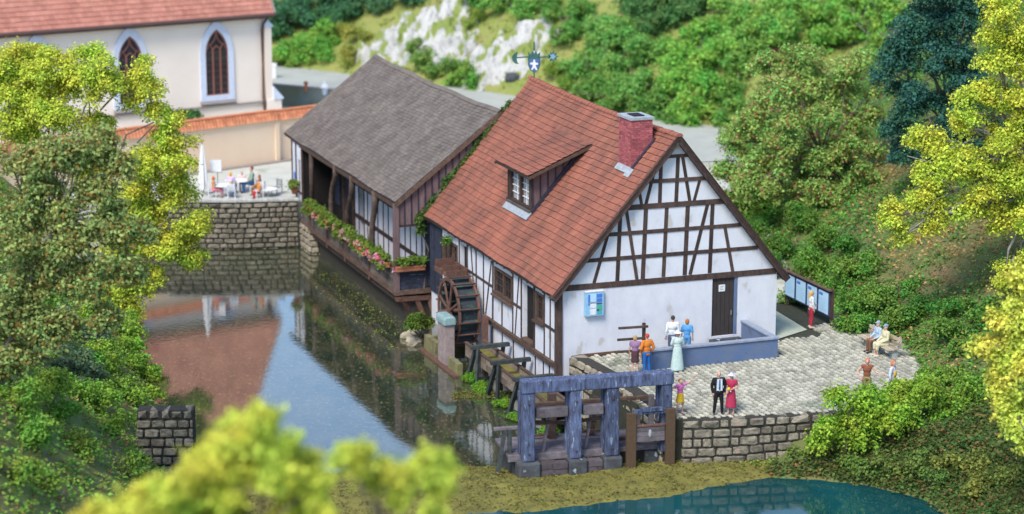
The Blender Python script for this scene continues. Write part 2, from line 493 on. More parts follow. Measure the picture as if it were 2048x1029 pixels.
def blob_points(blobs, rng, clump_area=0.05, per=11, sig=0.11, fill=0.5):
    P, Q = [], []
    for c, r in blobs:
        r = np.array(r if hasattr(r, '__len__') else (r, r, r * 0.85), dtype=float)
        area = 4 * PI * (r.prod() ** (2 / 3))
        n = max(4, int(area / clump_area))
        d = rng.normal(size=(n, 3)); d /= np.linalg.norm(d, axis=1)[:, None]
        d[:, 2] = np.where(d[:, 2] < -0.45, -d[:, 2], d[:, 2])
        fr = 1 - fill * rng.random(n) ** 1.6
        r = r * 0.93
        wob = 1 + 0.2 * np.sin(d[:, 0] * 5.1 + c[0] * 3) * np.sin(d[:, 1] * 4.3 + c[1] * 2) + 0.1 * rng.normal(size=n)
        cc = np.array(c) + d * r * (fr * wob)[:, None]
        p = np.repeat(cc, per, axis=0) + rng.normal(size=(n * per, 3)) * sig
        P.append(p); Q.append(np.repeat(d, per, axis=0))
    return np.concatenate(P), np.concatenate(Q)

def foliage_mesh(name, blobs, seed, m, size=0.15, clump_area=0.05, per=11, sig=0.11, fill=0.5):
    rng = np.random.default_rng(seed)
    P, Q = blob_points(blobs, rng, clump_area, per, sig, fill)
    return quad_mesh(name, leaf_quads(P, Q, size, rng), m)

def limb(mb, p, q, r0, r1, rng, n=4, wob=0.12, sides=6):
    p, q = Vector(p), Vector(q)
    L_ = (q - p).length
    pts, rad = [], []
    for i in range(n + 1):
        t = i / n
        w = Vector(rng.normal(size=3)) * wob * L_ * 0.35 * math.sin(PI * t)
        pts.append(p.lerp(q, t) + w + Vector((0, 0, 0.08 * L_ * math.sin(PI * t))))
        rad.append(r0 + (r1 - r0) * t)
    mb.tube(pts, rad, sides)
    return pts

def tree(name, label, base, fork, blobs, color, seed, category='tree', m='leaf', r0=0.3, bark='bark', size=0.16, clump=0.06, per=11, sig=0.12, group=None, fill=0.5, sprays=7, stride=1, twigs=3):
    """a tapered trunk from base to fork, a limb to every clump of the crown"""
    base, fork = Vector(base), Vector(fork)
    rng = np.random.default_rng(seed)
    big = blobs
    t = thing(name, label, category, base, group=group)
    loc = [((Vector(c) - base), r) for c, r in blobs]
    mb = MB()
    f = fork - base
    limb(mb, (0, 0, -0.4), f, r0, r0 * 0.62, rng, n=5, wob=0.06, sides=9)
    for c, r in loc[::stride]:
        k = 0.35 + 0.65 * rng.random()
        st = Vector((0, 0, 0)).lerp(f, 0.55 + 0.45 * k) if c.z > f.z * 0.6 else f * (0.5 + 0.3 * k)
        rr = r if not hasattr(r, '__len__') else sum(r) / 3
        limb(mb, st, c, r0 * 0.3, 0.035, rng, n=4, wob=0.14)
        for j in range(twigs):
            e = c + Vector(rng.normal(size=3)) * rr * 0.55
            limb(mb, c.lerp(st, 0.25), e, 0.04, 0.018, rng, n=2, wob=0.1, sides=4)
    mb.build('trunk', M[bark], t, smooth=True)
    sub_ = []
    for c, r in loc:                    # every clump is a handful of smaller, uneven sprays
        rr = r[0] if hasattr(r, '__len__') else r
        for j in range(sprays):
            e = rng.normal(size=3); e /= np.linalg.norm(e)
            e *= rr * (.3 + .5 * rng.random())
            q = rr * (.3 + .27 * rng.random())
            sub_.append(((c.x + e[0], c.y + e[1], c.z + e[2] * .9), (q * (.8 + .5 * rng.random()), q, q * (.6 + .4 * rng.random()))))
    me = foliage_mesh('crown', sub_, seed + 1, M[m], size, clump, per, sig, fill)
    cr = link('crown', me, t)
    cr.color = (*color, 1)
    return t

def shrub_mesh(seed, m, n=9, flat_=0.75, size=0.13, clump=0.028, per=9, sig=0.07):
    rng = np.random.default_rng(seed)
    bl = []
    for i in range(n):
        a = 2 * PI * rng.random(); q = math.sqrt(rng.random()) * 0.62
        h = (0.32 + 0.45 * (1 - q) * rng.random() + 0.25 * (1 - q)) * flat_ * 1.25
        r = 0.28 + 0.2 * rng.random()
        bl.append(((q * math.cos(a), q * math.sin(a), h), (r, r, r * 0.85)))
    return foliage_mesh('foliage', bl, seed + 3, M[m], size, clump, per, sig, 0.45)

SHRUBS = {}
def shrub(label, loc, scale, color, kind=0, m='leaf', name='shrub', group=None, category='shrub', squash=1.0):
    key = (kind % 5, m)
    if key not in SHRUBS:
        stem = MB()
        rg = np.random.default_rng(50 + kind)
        for j in range(6):
            limb(stem, (0, 0, -0.15), Vector((rg.normal() * 0.3, rg.normal() * 0.3, 0.5)), 0.035, 0.012, rg, n=3, sides=5)
        SHRUBS[key] = (shrub_mesh(200 + kind % 5, m), stem.mesh('stem', M['bark']))
    fm, sm = SHRUBS[key]
    t = thing(name, label, category, loc, random.random() * 6.28, group)
    t.scale = (scale, scale, scale * squash)
    o = link('foliage', fm, t); o.color = (*color, 1)
    link('stem', sm, t)
    return t

# ================================================================== SETTING: terrain, water, paving
WATER, POOL = -2.5, -1.9

def fbm(u, v, s=0.15, seed=0.0):
    return (np.sin(u * s * 1.3 + v * s * 0.7 + seed) + 0.6 * np.sin(u * s * 2.9 - v * s * 2.3 + 1.3 + seed) + 0.35 * np.sin(u * s * 6.1 + v * s * 5.3 + 2.1)
            + 0.2 * np.sin(u * s * 13.7 - v * s * 11.9 + 0.7)) / 2.15

def hill_parts(u, v):
    ub = np.interp(v, [-40, -14, -8, -2, 0.2, 2.6, 5, 9.5, 15, 60], [22, 17, 15.4, 15.1, 15.2, 14.8, 13.6, 12.1, 11.7, 11.7])
    d = u - ub
    zr = np.where(d < 22, 0.56 * d, 12.3 + 0.2 * (d - 22)) - 0.15
    vsh = np.interp(u, [7, 8, 11.8, 14, 16, 18, 26], [-10.2, -10.1, -11.2, -13.6, -16.5, -21, -32])
    zb = np.minimum(-1.93 + 0.42 * (v - vsh), -0.12)
    zb = np.where(u > 9.0, zb, np.where(v > -9.3, -4.5, np.minimum(zb, -1.95 + (v + 10.2) * 0.25)))
    zb = np.where(u < 7.5, -4.5, zb)
    vf = np.interp(u, [-60, -20.5, -4.3, 10.5, 16], [118, 86, 73, 58, 54])
    e = (v - vf) * 0.77
    zf = np.where(e < 13, 0.72 * e, 9.4 + 0.05 * (e - 13)) - 0.1
    ul = np.interp(v, [-60, -40, -12, -8, 0.7, 10, 20.4, 33], [-9, -11, -14.3, -15.9, -17.5, -19.5, -22.3, -26])
    g = ul - u
    zl = np.where(g < 9, -2.55 + 0.95 * g, 6.0 + 0.25 * (g - 9))
    zl = np.where(v > 27, np.minimum(zl, 0.1 + (33 - np.minimum(v, 33)) * 0.6), zl)
    return zr, zb, zf, zl

def terrain_z(u, v):
    zr, zb, zf, zl = hill_parts(u, v)
    z = np.maximum.reduce([zr, zb, zf, zl, np.full_like(zr, -4.5)])
    bump = fbm(u, v, 0.42) * 0.28 + fbm(u, v, 1.7, 2.0) * 0.1
    return z + bump * np.where(z > -4, np.where(z < -.3, .4, np.clip(z, 0, 1)), 0)

def tz(u, v):
    return float(terrain_z(np.array([float(u)]), np.array([float(v)]))[0])

def on_ground(px, py, v0=-40.0, v1=130.0, base=-9.0):
    """where the sight line meets the terrain (or a given floor level)"""
    d = ray(px, py)
    v = v0
    while v < v1:
        p = CAM + d * ((v - CAM.y) / d.y)
        if p.z < max(tz(p.x, p.y), base):
            return p
        v += 0.25
    return p

us = np.arange(-64, 70, 0.85); vv = np.arange(-46, 150, 0.85)
U, V_ = np.meshgrid(us, vv)
Z = terrain_z(U.ravel(), V_.ravel()).reshape(U.shape)
nu, nv = len(us), len(vv)
tv = np.stack([U, V_, Z], axis=-1).reshape(-1, 3)
# outwards the same ground runs on to the horizon
idx = np.arange(nu * nv).reshape(nv, nu)
tf = np.stack([idx[:-1, :-1], idx[:-1, 1:], idx[1:, 1:], idx[1:, :-1]], axis=-1).reshape(-1, 4)
me = bpy.data.meshes.new('ground')
me.from_pydata(tv.tolist(), [], tf.tolist())
me.polygons.foreach_set('use_smooth', [True] * len(me.polygons))
me.materials.append(M['soil'])
me.materials.append(M['grass'])
cz = tv[tf].mean(axis=1)
me.polygons.foreach_set('material_index', ((cz[:, 1] > 52) & (cz[:, 0] < 22)).astype(np.int32))
link('ground', me, None, kind='structure')
mb = MB()
mb.add([(-900, -900, -4.7), (900, -900, -4.7), (900, 1100, -4.7), (-900, 1100, -4.7)], [(0, 1, 2, 3)])
mb.build('outer_ground', M['soil'], None, kind='structure')

# water: mill pond below, spring pool above the mossy weir
sheet('pond_water', [[(-30, -9.5), (8, -9.5), (8, 50), (-30, 50)]], M['pond'], WATER)
sheet('pool_water', [[(-40, -60), (40, -60), (40, -7.0), (8.0, -7.0), (8.0, -9.9), (-0.5, -11.6), (-40, -12.5)]], M['pool'], POOL)

# moss weir between them
mu = np.arange(-20, 12.6, 0.22); mv = np.arange(-24, -6.4, 0.22)
MU, MV = np.meshgrid(mu, mv)
sh = np.interp(MU, [-30, -8, -1.4, 4.4, 6.3, 8.0, 11], [-15.6, -14.6, -14.0, -12.1, -10.9, -10.2, -10.6])
pe = np.interp(MU, [-16, -9.2, -4.4, -2.4, 6], [-8.6, -8.1, -7.2, -7.4, -7.4])      # pond edge
t_ = np.clip((MV - sh) / (pe - sh), -1.2, 1.6)
lft = np.interp(MU, [-1.5, 3.0], [0.0, 1.0])
MZ = np.where(t_ < 0, -1.9 + t_ * 1.4, -1.9 + 0.1 * np.sin(np.clip(t_, 0, 1) * PI) + np.where(t_ > .4, (-0.6 * (1 - lft) + 0.12 * lft), 0.12 * lft) * np.clip((t_ - .4 * (1 - lft)) / (1 - .4 * (1 - lft)), 0, 1) ** 1.3)
MZ = np.where((t_ > 1) & (MU < 2), -2.5 - (t_ - 1) * 2.2, MZ)
MZ += .045 + fbm(MU, MV, 1.1, 0.5) * 0.04 + fbm(MU, MV, 4.5, 1.0) * 0.025 + RNG.normal(size=MU.shape) * 0.012
a, b = MU.shape
ix = np.arange(a * b).reshape(a, b)
mf = np.stack([ix[:-1, :-1], ix[:-1, 1:], ix[1:, 1:], ix[1:, :-1]], axis=-1).reshape(-1, 4)
me = bpy.data.meshes.new('moss_bank')
me.from_pydata(np.stack([MU, MV, MZ], axis=-1).reshape(-1, 3).tolist(), [], mf.tolist())
me.polygons.foreach_set('use_smooth', [True] * len(me.polygons))
me.materials.append(M['moss'])
link('moss_bank', me, None, kind='structure')

def slab(name, poly, z0, z1, m):
    mb = MB(); mb.prism(poly, z0, z1, lambda a, b, e: (a, b, e))
    return mb.build(name, m, None, kind='structure')

def W2(x, y):
    p = h2w(x, y); return (p.x, p.y)

FRONT = [(4.75, -8.75), (7.36, -8.45), (10.2, -7.95), (13.0, -7.3)]
# courtyard floor, with the yard and lane beside and behind the mill
slab('courtyard', [W2(0.55, -0.05), W2(0.55, -9.7)] + FRONT + [(16.5, -6.5), (17.0, 62), (-3.9, 62), W2(2.2, 36.5), W2(2.2, 17), W2(0.55, 17)], -4.4, -0.03, M['cobblebed'])
slab('village_square', [(-34, 32.6), (-21.9, 32.55), (-14.1, 33.1), W2(2.2, 35.6), (-3.9, 62.1), (-3.9, 95), (-60, 130), (-60, 32.6)], -4.4, 0.2, M['gravel'])
slab('road', [(-40, 86), (-19.3, 69.5), (-4.0, 59.5), (9.8, 44.5), (12.5, 40), (20, 40), (20, 53), (10.5, 60), (-4.3, 75.5), (-20.5, 88.5), (-40, 104)], -0.2, 0.26, M['road'])
p = [h2w(9.9, -0.6), h2w(12.3, 0.6), h2w(12.6, 5.0), h2w(11.0, 9), h2w(10.6, 9)]
sheet('path', [[(q.x, q.y) for q in p]], M['path'], 0.012)

sheet('yard', [[W2(10.6, 9.2), W2(12.3, 5.4), (14.5, 12), (15, 58), (-3.8, 60.5), W2(3.0, 40), W2(9.6, 39), W2(9.6, 17.5), W2(10.6, 17.5)]], M['gravel'], 0.006)
# cobbles, set row by row
mb = MB()
rr = random.Random(3)
def cobble(cx, cyy, lx, ly, z):
    hx, hy = lx / 2, ly / 2
    dz = rr.uniform(-0.012, 0.012)
    cor = [(-hx, -hy), (hx, -hy), (hx, hy), (-hx, hy)]
    j = [(a + rr.uniform(-.015, .015), b + rr.uniform(-.015, .015)) for a, b in cor]
    top = [(cx + a * .62, cyy + b * .78, z + .05 + dz) for a, b in j]
    bot = [(cx + a * .7, cyy + b * .84, z - .035) for a, b in j]
    tp = [h2w(*q) for q in top]; bt = [h2w(*q) for q in bot]
    mb.add(tp + bt, [(0, 1, 2, 3), (4, 5, 1, 0), (5, 6, 2, 1), (6, 7, 3, 2), (7, 4, 0, 3)])
x = 0.72
front_h = lambda x: np.interp(x, [1.2, 3.87, 6.69, 10], [-9.72, -10.42, -10.9, -11.6])
ncol = 0
while x < 15.2:
    y = float(front_h(x)) + rr.uniform(0.0, 0.3)
    while y < 1.2:
        if not (x < 10.5 and y > -0.2) and not (x > 9.9 and y > -0.6 and x < 12.5):
            cobble(x, y, 0.225, 0.36, 0.0)
        y += 0.39
    x += 0.255
mb.build('cobblestones', M['cobble'], None, kind='stuff')
# a patch of cobbles on the square beside the annex
mb = MB()
for i in range(26):
    for k in range(9):
        w = Vector((-21.5 + i * 0.29 + (k % 2) * 0.14, 33.35 + k * 0.25, 0))
        tp = [(w.x + a, w.y + b, 0.235) for a, b in ((-.11, -.09), (.11, -.09), (.11, .09), (-.11, .09))]
        bt = [(w.x + a * 1.25, w.y + b * 1.25, 0.19) for a, b in ((-.11, -.09), (.11, -.09), (.11, .09), (-.11, .09))]
        mb.add(tp + bt, [(0, 1, 2, 3), (4, 5, 1, 0), (5, 6, 2, 1), (6, 7, 3, 2), (7, 4, 0, 3)])
mb.build('square_cobbles', M['kerb'], None, kind='stuff')

# ------------------------------------------------------------------ stone walls, stone by stone
def stone_mesh(seed):
    rg = random.Random(seed)
    n = 4
    ts = [-0.5, -0.36, 0.36, 0.5]
    vs_, fs = [], []
    for j in range(n):
        for i in range(n):
            x, z = ts[i], ts[j]
            edge = (i in (0, 3)) + (j in (0, 3))
            yb = [-0.5, -0.36, -0.1][edge] + rg.uniform(-.09, .09)
            if edge == 2:
                x *= 0.93; z *= 0.9
            vs_.append((x + rg.uniform(-.03, .03), yb, z + rg.uniform(-.04, .04)))
    for j in range(n - 1):
        for i in range(n - 1):
            q = j * n + i
            fs.append((q, q + 1, q + n + 1, q + n))
    per = [0, 1, 2, 3, 7, 11, 15, 14, 13, 12, 8, 4]
    b0 = len(vs_)
    for q in per:
        vs_.append((vs_[q][0] * 1.02, 0.5, vs_[q][2] * 1.02))
    for k in range(12):
        k2 = (k + 1) % 12
        fs.append((per[k2], per[k], b0 + k, b0 + k2))
    m_ = MB(); m_.add(vs_, fs)
    return m_
STONES = {}
def stone_variant(k, m):
    if (k, m) not in STONES:
        STONES[(k, m)] = stone_mesh(300 + k).mesh('stone', M[m], smooth=False)
    return STONES[(k, m)]

def stone_wall(name, label, path, z0s, z1s, row_h, len_rng, seed, m='stone', thick=0.5, cap=True, category='stone wall', proud=0.09, name_piece='stone', group=None, capm=None):
    """path: (u, v) points from left to right as seen from the stone side; the stones face right-hand of the path"""
    rg = random.Random(seed)
    o = Vector((path[0][0], path[0][1], 0))
    t = thing(name, label, category, o, group=group)
    P = [Vector((a, b, 0)) - o for a, b in path]
    seg = [(P[i + 1] - P[i]).length for i in range(len(P) - 1)]
    tot = sum(seg)
    def pos(s):
        s0 = s
        for i, L_ in enumerate(seg):
            if s <= L_ or i == len(seg) - 1:
                d = (P[i + 1] - P[i]).normalized()
                return P[i] + d * s, d
            s -= L_
    core = MB()
    poly = [(q.x, q.y) for q in P]
    nrm = []
    for i in range(len(P)):
        d = (P[min(i + 1, len(P) - 1)] - P[max(i - 1, 0)]).normalized()
        nrm.append(Vector((-d.y, d.x, 0)))
    back = [P[i] + nrm[i] * thick for i in range(len(P))]
    pts, nfc = [], []
    for i in range(len(P)):
        za, zb = z0s[min(i, len(z0s) - 1)], z1s[min(i, len(z1s) - 1)]
        pts += [(P[i].x, P[i].y, za), (P[i].x, P[i].y, zb - .03), (back[i].x, back[i].y, zb - .03), (back[i].x, back[i].y, za)]
    for i in range(len(P) - 1):
        a_ = i * 4
        for k in range(4):
            k2 = (k + 1) % 4
            nfc.append((a_ + k, a_ + k2, a_ + 4 + k2, a_ + 4 + k))
    nfc += [(0, 1, 2, 3), tuple(len(pts) - 4 + k for k in (3, 2, 1, 0))]
    core.add(pts, nfc)
    core.build('core', M['joint'], t)
    n_rows = max(1, round((max(z1s) - min(z0s)) / row_h))
    for r_ in range(n_rows):
        s = -rg.uniform(0, 0.1)
        while s < tot - 0.08:
            L_ = rg.uniform(*len_rng)
            if s + L_ > tot - 0.12:
                L_ = tot - s
            mid = max(0.01, min(tot, s + L_ / 2))
            c, d = pos(mid)
            f = mid / tot * (len(z0s) - 1) if len(z0s) > 1 else 0
            za = np.interp(f, range(len(z0s)), z0s); zb = np.interp(f, range(len(z1s)), z1s)
            hh = (zb - za) / n_rows
            zc = za + (r_ + 0.5) * hh
            ob = link(name_piece, stone_variant(rg.randrange(7), m), t)
            n_ = Vector((d.y, -d.x, 0))
            top = r_ == n_rows - 1 and cap
            dep = thick + proud if top else proud * 2.4
            off = (proud - dep / 2) + rg.uniform(-.02, .02)
            ob.location = c + n_ * off + Vector((0, 0, zc))
            ob.rotation_euler = (rg.uniform(-.03, .03), rg.uniform(-.035, .035), math.atan2(d.y, d.x) + rg.uniform(-.03, .03))
            ob.scale = ((L_ - 0.06) * rg.uniform(.93, 1.0), dep, (hh - 0.06) * rg.uniform(.86, 1.02))
            s += L_
    return t

stone_wall('retaining_wall', 'dark stone retaining wall below the café terrace at the far end of the mill pond',
           [(-24.5, 32.3), (-21.7, 32.25), (-17.6, 32.2), (-14.15, 32.7)], [-2.75, -2.75], [0.17, 0.17], 0.29, (0.3, 0.78), 21, thick=0.4)
t = thing('terrace_kerb', 'pale kerb stones along the edge of the café terrace above the dark wall', 'kerb', (-21.5, 32.42, 0.22))
for i in range(26):
    o = link('kerb_stone', bpy.data.meshes.get('kerb_stone') or MB().box(-.14, .14, -.17, .17, -.06, .06).mesh('kerb_stone', M['kerb']), t)
    u = i * 0.29
    o.location = (u, np.interp(u, [0, 3.9, 7.4], [0, -0.03, 0.42]), 0.06)
    o.rotation_euler = (random.uniform(-.03, .03), random.uniform(-.03, .03), 0.03)
stone_wall('courtyard_wall', 'grey stone retaining wall below the paved courtyard edge, under the wedding couple',
           [(4.7, -9.05), (5.6, -9.0), (7.36, -8.75), (10.2, -8.2), (13.2, -7.5)], [-2.25, -2.2, -2.05, -1.95, -1.9], [0.05, 0.05, 0.05, 0.05, 0.05], 0.36, (0.34, 0.9), 5, thick=0.45)
stone_wall('channel_wall', 'pale rubble wall between the cobbled courtyard and the mill channel behind the sluice',
           [W2(0.5, -0.35), W2(0.75, -3.5), W2(0.62, -9.75)], [-2.7, -2.7], [0.2, 0.22], 0.42, (0.35, 0.8), 9, m='palestone', thick=0.55, proud=0.13)
q0 = at(292, 822, -8.0); q1 = at(386, 820, -8.0)
stone_wall('abutment_wall', 'short weathered stone abutment at the left end of the mossy weir', [(q0.x - .35, -8.05), (q1.x, -8.0)], [-2.9, -2.9], [q1.z, q1.z], 0.38, (0.34, 0.62), 14, thick=0.7)

# ================================================================== THE MILL (red roof)
WX, LY = 10.4, 17.2
EAVE_X, EAVE_Z, RIDGE_X, RIDGE_Z = -0.28, 2.86, 5.4, 9.46
EAVE_XR, EAVE_ZR = 10.72, 2.82
mill = thing('mill_house', 'white half-timbered watermill with steep red tiled roof and brick chimney', 'house', (0, 0, 0), YAW)

def wall_grid(name, mapf, W, z0, z1, holes, m, parent, depth=0.28, x0=0.0, top=None):
    """wall face with real openings; mapf(a, z, e): a along, z up, e inwards"""
    xs = sorted({x0, W} | {h[0] for h in holes} | {h[1] for h in holes})
    zs = sorted({z0, z1} | {h[2] for h in holes} | {h[3] for h in holes})
    mb = MB()
    for i in range(len(xs) - 1):
        for j in range(len(zs) - 1):
            a, b, c, d = xs[i], xs[i + 1], zs[j], zs[j + 1]
            if any(h[0] - 1e-6 <= a and b <= h[1] + 1e-6 and h[2] - 1e-6 <= c and d <= h[3] + 1e-6 for h in holes):
                continue
            mb.add([mapf(a, c, 0), mapf(b, c, 0), mapf(b, d, 0), mapf(a, d, 0)], [(0, 1, 2, 3)])
    for a, b, c, d in holes:
        mb.add([mapf(a, c, 0), mapf(b, c, 0), mapf(b, d, 0), mapf(a, d, 0), mapf(a, c, depth), mapf(b, c, depth), mapf(b, d, depth), mapf(a, d, depth)],
               [(0, 1, 5, 4), (1, 2, 6, 5), (2, 3, 7, 6), (3, 0, 4, 7)])
    return mb.build(name, m, parent)

def rz_left(x):                 # roof surface height over x, left slope / right slope
    k = (RIDGE_Z - EAVE_Z) / (RIDGE_X - EAVE_X)
    return RIDGE_Z - abs(x - RIDGE_X) * k

def sag(y):
    return -0.2 * math.sin(PI * min(1, max(0, y / 17.3))) * (1 if True else 0)

# gable wall with a real door opening
DOOR = (7.26, 8.5, 0.3, 2.93)
wall_grid('front_wall', lambda a, z, e: (a, e, z), WX, -1.0, 3.0, [DOOR], M['plaster'], mill)
MB().prism([(0.0, 3.0), (WX, 3.0), (RIDGE_X + 0.25, 9.1), (RIDGE_X - 0.25, 9.1)], 0, 0.25, lambda a, b, e: (a, e, b)).build('gable_wall', M['plaster'], mill)
LH = [(1.64, 2.65, 1.1, 2.42), (2.95, 4.25, -0.1, 2.42), (5.57, 7.98, 1.05, 2.36), (13.1, 15.4, 0.95, 2.2), (11.8, 12.75, 0.25, 2.4)]
wall_grid('side_wall', lambda a, z, e: (e, a, z), LY, -2.7, 2.95, LH, M['plaster'], mill)
mb = MB()
mb.add([(WX, 0, -1), (WX, LY, -1), (WX, LY, 3), (WX, 0, 3)], [(0, 1, 2, 3)])
mb.build('right_wall', M['plaster'], mill)
mb = MB()
mb.add([(0, LY, -2.7), (WX, LY, -2.7), (WX, LY, 3), (0, LY, 3), (RIDGE_X, LY, 9.2)], [(0, 1, 2, 3), (3, 2, 4)])
mb.build('back_wall', M['plaster'], mill)
mb = MB()
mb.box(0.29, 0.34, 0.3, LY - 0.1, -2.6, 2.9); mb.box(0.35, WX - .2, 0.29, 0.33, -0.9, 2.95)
mb.build('shade_backing', M['dark'], mill)  # added dark sheets: painted shade of the rooms behind the openings

# gable timbers
GB = [(0.08, 3.08, 10.36, 3.03, .26), (1.06, 4.21, 9.4, 4.16, .17), (1.87, 5.28, 8.6, 5.24, .17), (2.8, 6.39, 7.75, 6.36, .23), (3.78, 7.46, 6.9, 7.43, .17), (4.65, 8.49, 6.05, 8.49, .15),
      (2.27, 5.22, 1.66, 3.2, .15), (2.86, 6.3, 2.74, 3.2, .18), (3.13, 6.28, 3.66, 3.2, .15), (4.04, 6.3, 3.93, 3.2, .19), (5.02, 6.3, 4.91, 3.2, .18), (6.01, 6.3, 5.92, 3.2, .2), (6.95, 6.28, 6.17, 3.2, .16), (7.19, 6.28, 7.11, 3.2, .18), (7.80, 5.2, 8.23, 3.15, .15),
      (3.65, 7.43, 3.84, 6.45, .14), (4.55, 8.45, 4.03, 6.45, .15), (4.72, 8.48, 4.68, 6.45, .17), (5.51, 8.45, 5.45, 6.45, .17), (5.72, 8.45, 6.10, 6.45, .15), (6.57, 7.41, 6.30, 6.45, .14)]
for i, (x0, z0, x1, z1, w) in enumerate(GB):
    e = 0.01 + 0.003 * (i % 5) + (0.018 if i < 6 else 0)
    MB().beam((x0, -e / 2 + 0.02, z0), (x1, -e / 2 + 0.02, z1), w, e + 0.04, (0, 1, 0)).build('timber', M['timber'], mill)
# verge boards, both rakes, and the dark soffit behind them
for sgn in (-1, 1):
    ex = RIDGE_X - (RIDGE_X - EAVE_X + 0.06) if sgn < 0 else EAVE_XR + .06
    ez_ = EAVE_Z if sgn < 0 else EAVE_ZR
    MB().beam((ex, -0.33, ez_ - 0.16), (RIDGE_X, -0.33, RIDGE_Z - 0.16), 0.07, 0.3, (0, 0, 1)).build('verge_board', M['timber'], mill)
    MB().beam((ex + 0.0 * sgn, -0.1, ez_ - 0.2), (RIDGE_X, -0.1, RIDGE_Z - 0.2), 0.4, 0.16, (0, 0, 1)).build('soffit', M['deck'], mill)
# side wall timbers
def side_timber(y0, z0, y1, z1, w, e=0.07, m='timber'):
    MB().beam((0.02 - e / 2, y0, z0), (0.02 - e / 2, y1, z1), w, e + 0.04, (1, 0, 0)).build('timber', M[m], mill)
MB().box(-0.07, 0.2, -0.07, 0.2, -0.95, 2.95).build('corner_post', M['timber'], mill)
for k, s in enumerate([(0.85, 2.9, 0.85, -.3, .12), (1.55, 2.9, 1.55, -.3, .12), (2.78, 2.9, 2.78, -.3, .2), (4.38, 2.9, 4.38, -.3, .14), (5.48, 2.9, 5.5, -.3, .14), (4.72, 2.5, 5.2, -.25, .1), (8.1, 2.8, 8.15, -.3, .16), (8.31, 2.5, 9.1, -.2, .1),
          (9.42, 2.8, 9.42, -.3, .13), (10.45, 2.8, 10.4, -2.2, .13), (11.2, 2.7, 10.85, .9, .1), (11.7, 2.8, 11.7, -2.2, .14), (12.88, 2.8, 12.88, -2.2, .16), (15.5, 2.8, 15.5, -2.2, .16), (6.9, .95, 6.9, -.25, .12),
          (0.9, -.4, 0.9, -1.6, .1), (1.65, -.4, 1.65, -1.8, .1), (2.63, -.4, 2.63, -2, .11), (4.0, -.4, 4.0, -2.1, .11), (5.4, -.4, 5.4, -2.2, .11), (6.88, -.4, 6.88, -2.2, .11), (8.25, -.4, 8.25, -2.2, .11),
          (4.4, 1.17, 5.45, 1.17, .13), (0.2, 1.15, 1.55, 1.15, .13), (8.2, 1.3, 11.65, 1.32, .13)]):
    side_timber(*s[:4], s[4], 0.02 + 0.004 * (k % 4))
side_timber(0.2, -.33, 9.3, -.36, .22, .16, 'wood')
side_timber(0.2, 2.86, 17.1, 2.86, .16, .09)
# windows
def window(name, mapf, a0, a1, z0, z1, parent, panes=2, rows=3, fr=0.09, glass='glass', frame='wood', inset=0.12, grid=True, bars='timber'):
    mb = MB()
    def bx(aa, ab, za, zb, e0, e1):
        P = [mapf(a, z, e) for e in (e0, e1) for a, z in ((aa, za), (ab, za), (ab, zb), (aa, zb))]
        mb.add(P, [(0, 3, 2, 1), (4, 5, 6, 7), (0, 1, 5, 4), (1, 2, 6, 5), (2, 3, 7, 6), (3, 0, 4, 7)])
    bx(a0, a1, z0, z0 + fr, -0.05, inset); bx(a0, a1, z1 - fr, z1, -0.02, inset)
    bx(a0, a0 + fr, z0 + fr, z1 - fr, -0.02, inset); bx(a1 - fr, a1, z0 + fr, z1 - fr, -0.02, inset)
    pw = (a1 - a0 - 2 * fr) / panes
    for k in range(1, panes):
        c = a0 + fr + pw * k
        bx(c - fr * .6, c + fr * .6, z0 + fr, z1 - fr, 0.0, inset)
    w = mb.build(name, M[frame], parent)
    for k in range(panes):
        pa, pb = a0 + fr + pw * k, a0 + fr + pw * (k + 1)
        mb2 = MB(); mb = mb2
        P = [mapf(a, z, inset * .9) for a, z in ((pa, z0 + fr), (pb, z0 + fr), (pb, z1 - fr), (pa, z1 - fr))]
        mb2.add(P, [(0, 1, 2, 3)])
        mb2.build('pane', M[glass], w)
        if grid:
            mb3 = MB(); mb = mb3
            bx((pa + pb) / 2 - .018, (pa + pb) / 2 + .018, z0 + fr, z1 - fr, inset * .6, inset * .84)
            for r_ in range(1, rows):
                zz = z0 + fr + (z1 - z0 - 2 * fr) * r_ / rows
                bx(pa, pb, zz - .018, zz + .018, inset * .55, inset * .82)
            mb3.build('glazing_bar', M[bars], w)
    return w
SIDE = lambda a, z, e: (e, a, z)
window('window', SIDE, 1.66, 2.63, 1.12, 2.4, mill, panes=1)
window('window', SIDE, 5.6, 7.95, 1.07, 2.34, mill, panes=2, fr=0.13)
window('window', SIDE, 13.12, 15.38, 0.97, 2.18, mill, panes=3, fr=0.12)
for a0, a1, z0 in ((1.5, 2.75, 1.02), (5.45, 8.05, 0.97), (13.0, 15.5, .86)):
    MB().box(-0.16, 0.1, a0, a1, z0, z0 + 0.09).build('window_sill', M['wood'], mill)
d = MB().box(0.2, 0.26, 2.98, 4.2, -0.1, 2.4).build('side_door', M['dark'], mill)
MB().box(-0.1, 0.2, 2.95, 4.25, -0.2, -0.09).build('door_step', M['wood'], mill)
MB().box(0.2, 0.26, 11.82, 12.72, 0.25, 2.38).build('side_door', M['dark'], mill)
for k in range(6):
    ya = 15.5 + k * .28
    MB().box(-.075, .1, ya, ya + .265, -.9, 2.75).build('wall_board', M['navy'], mill)
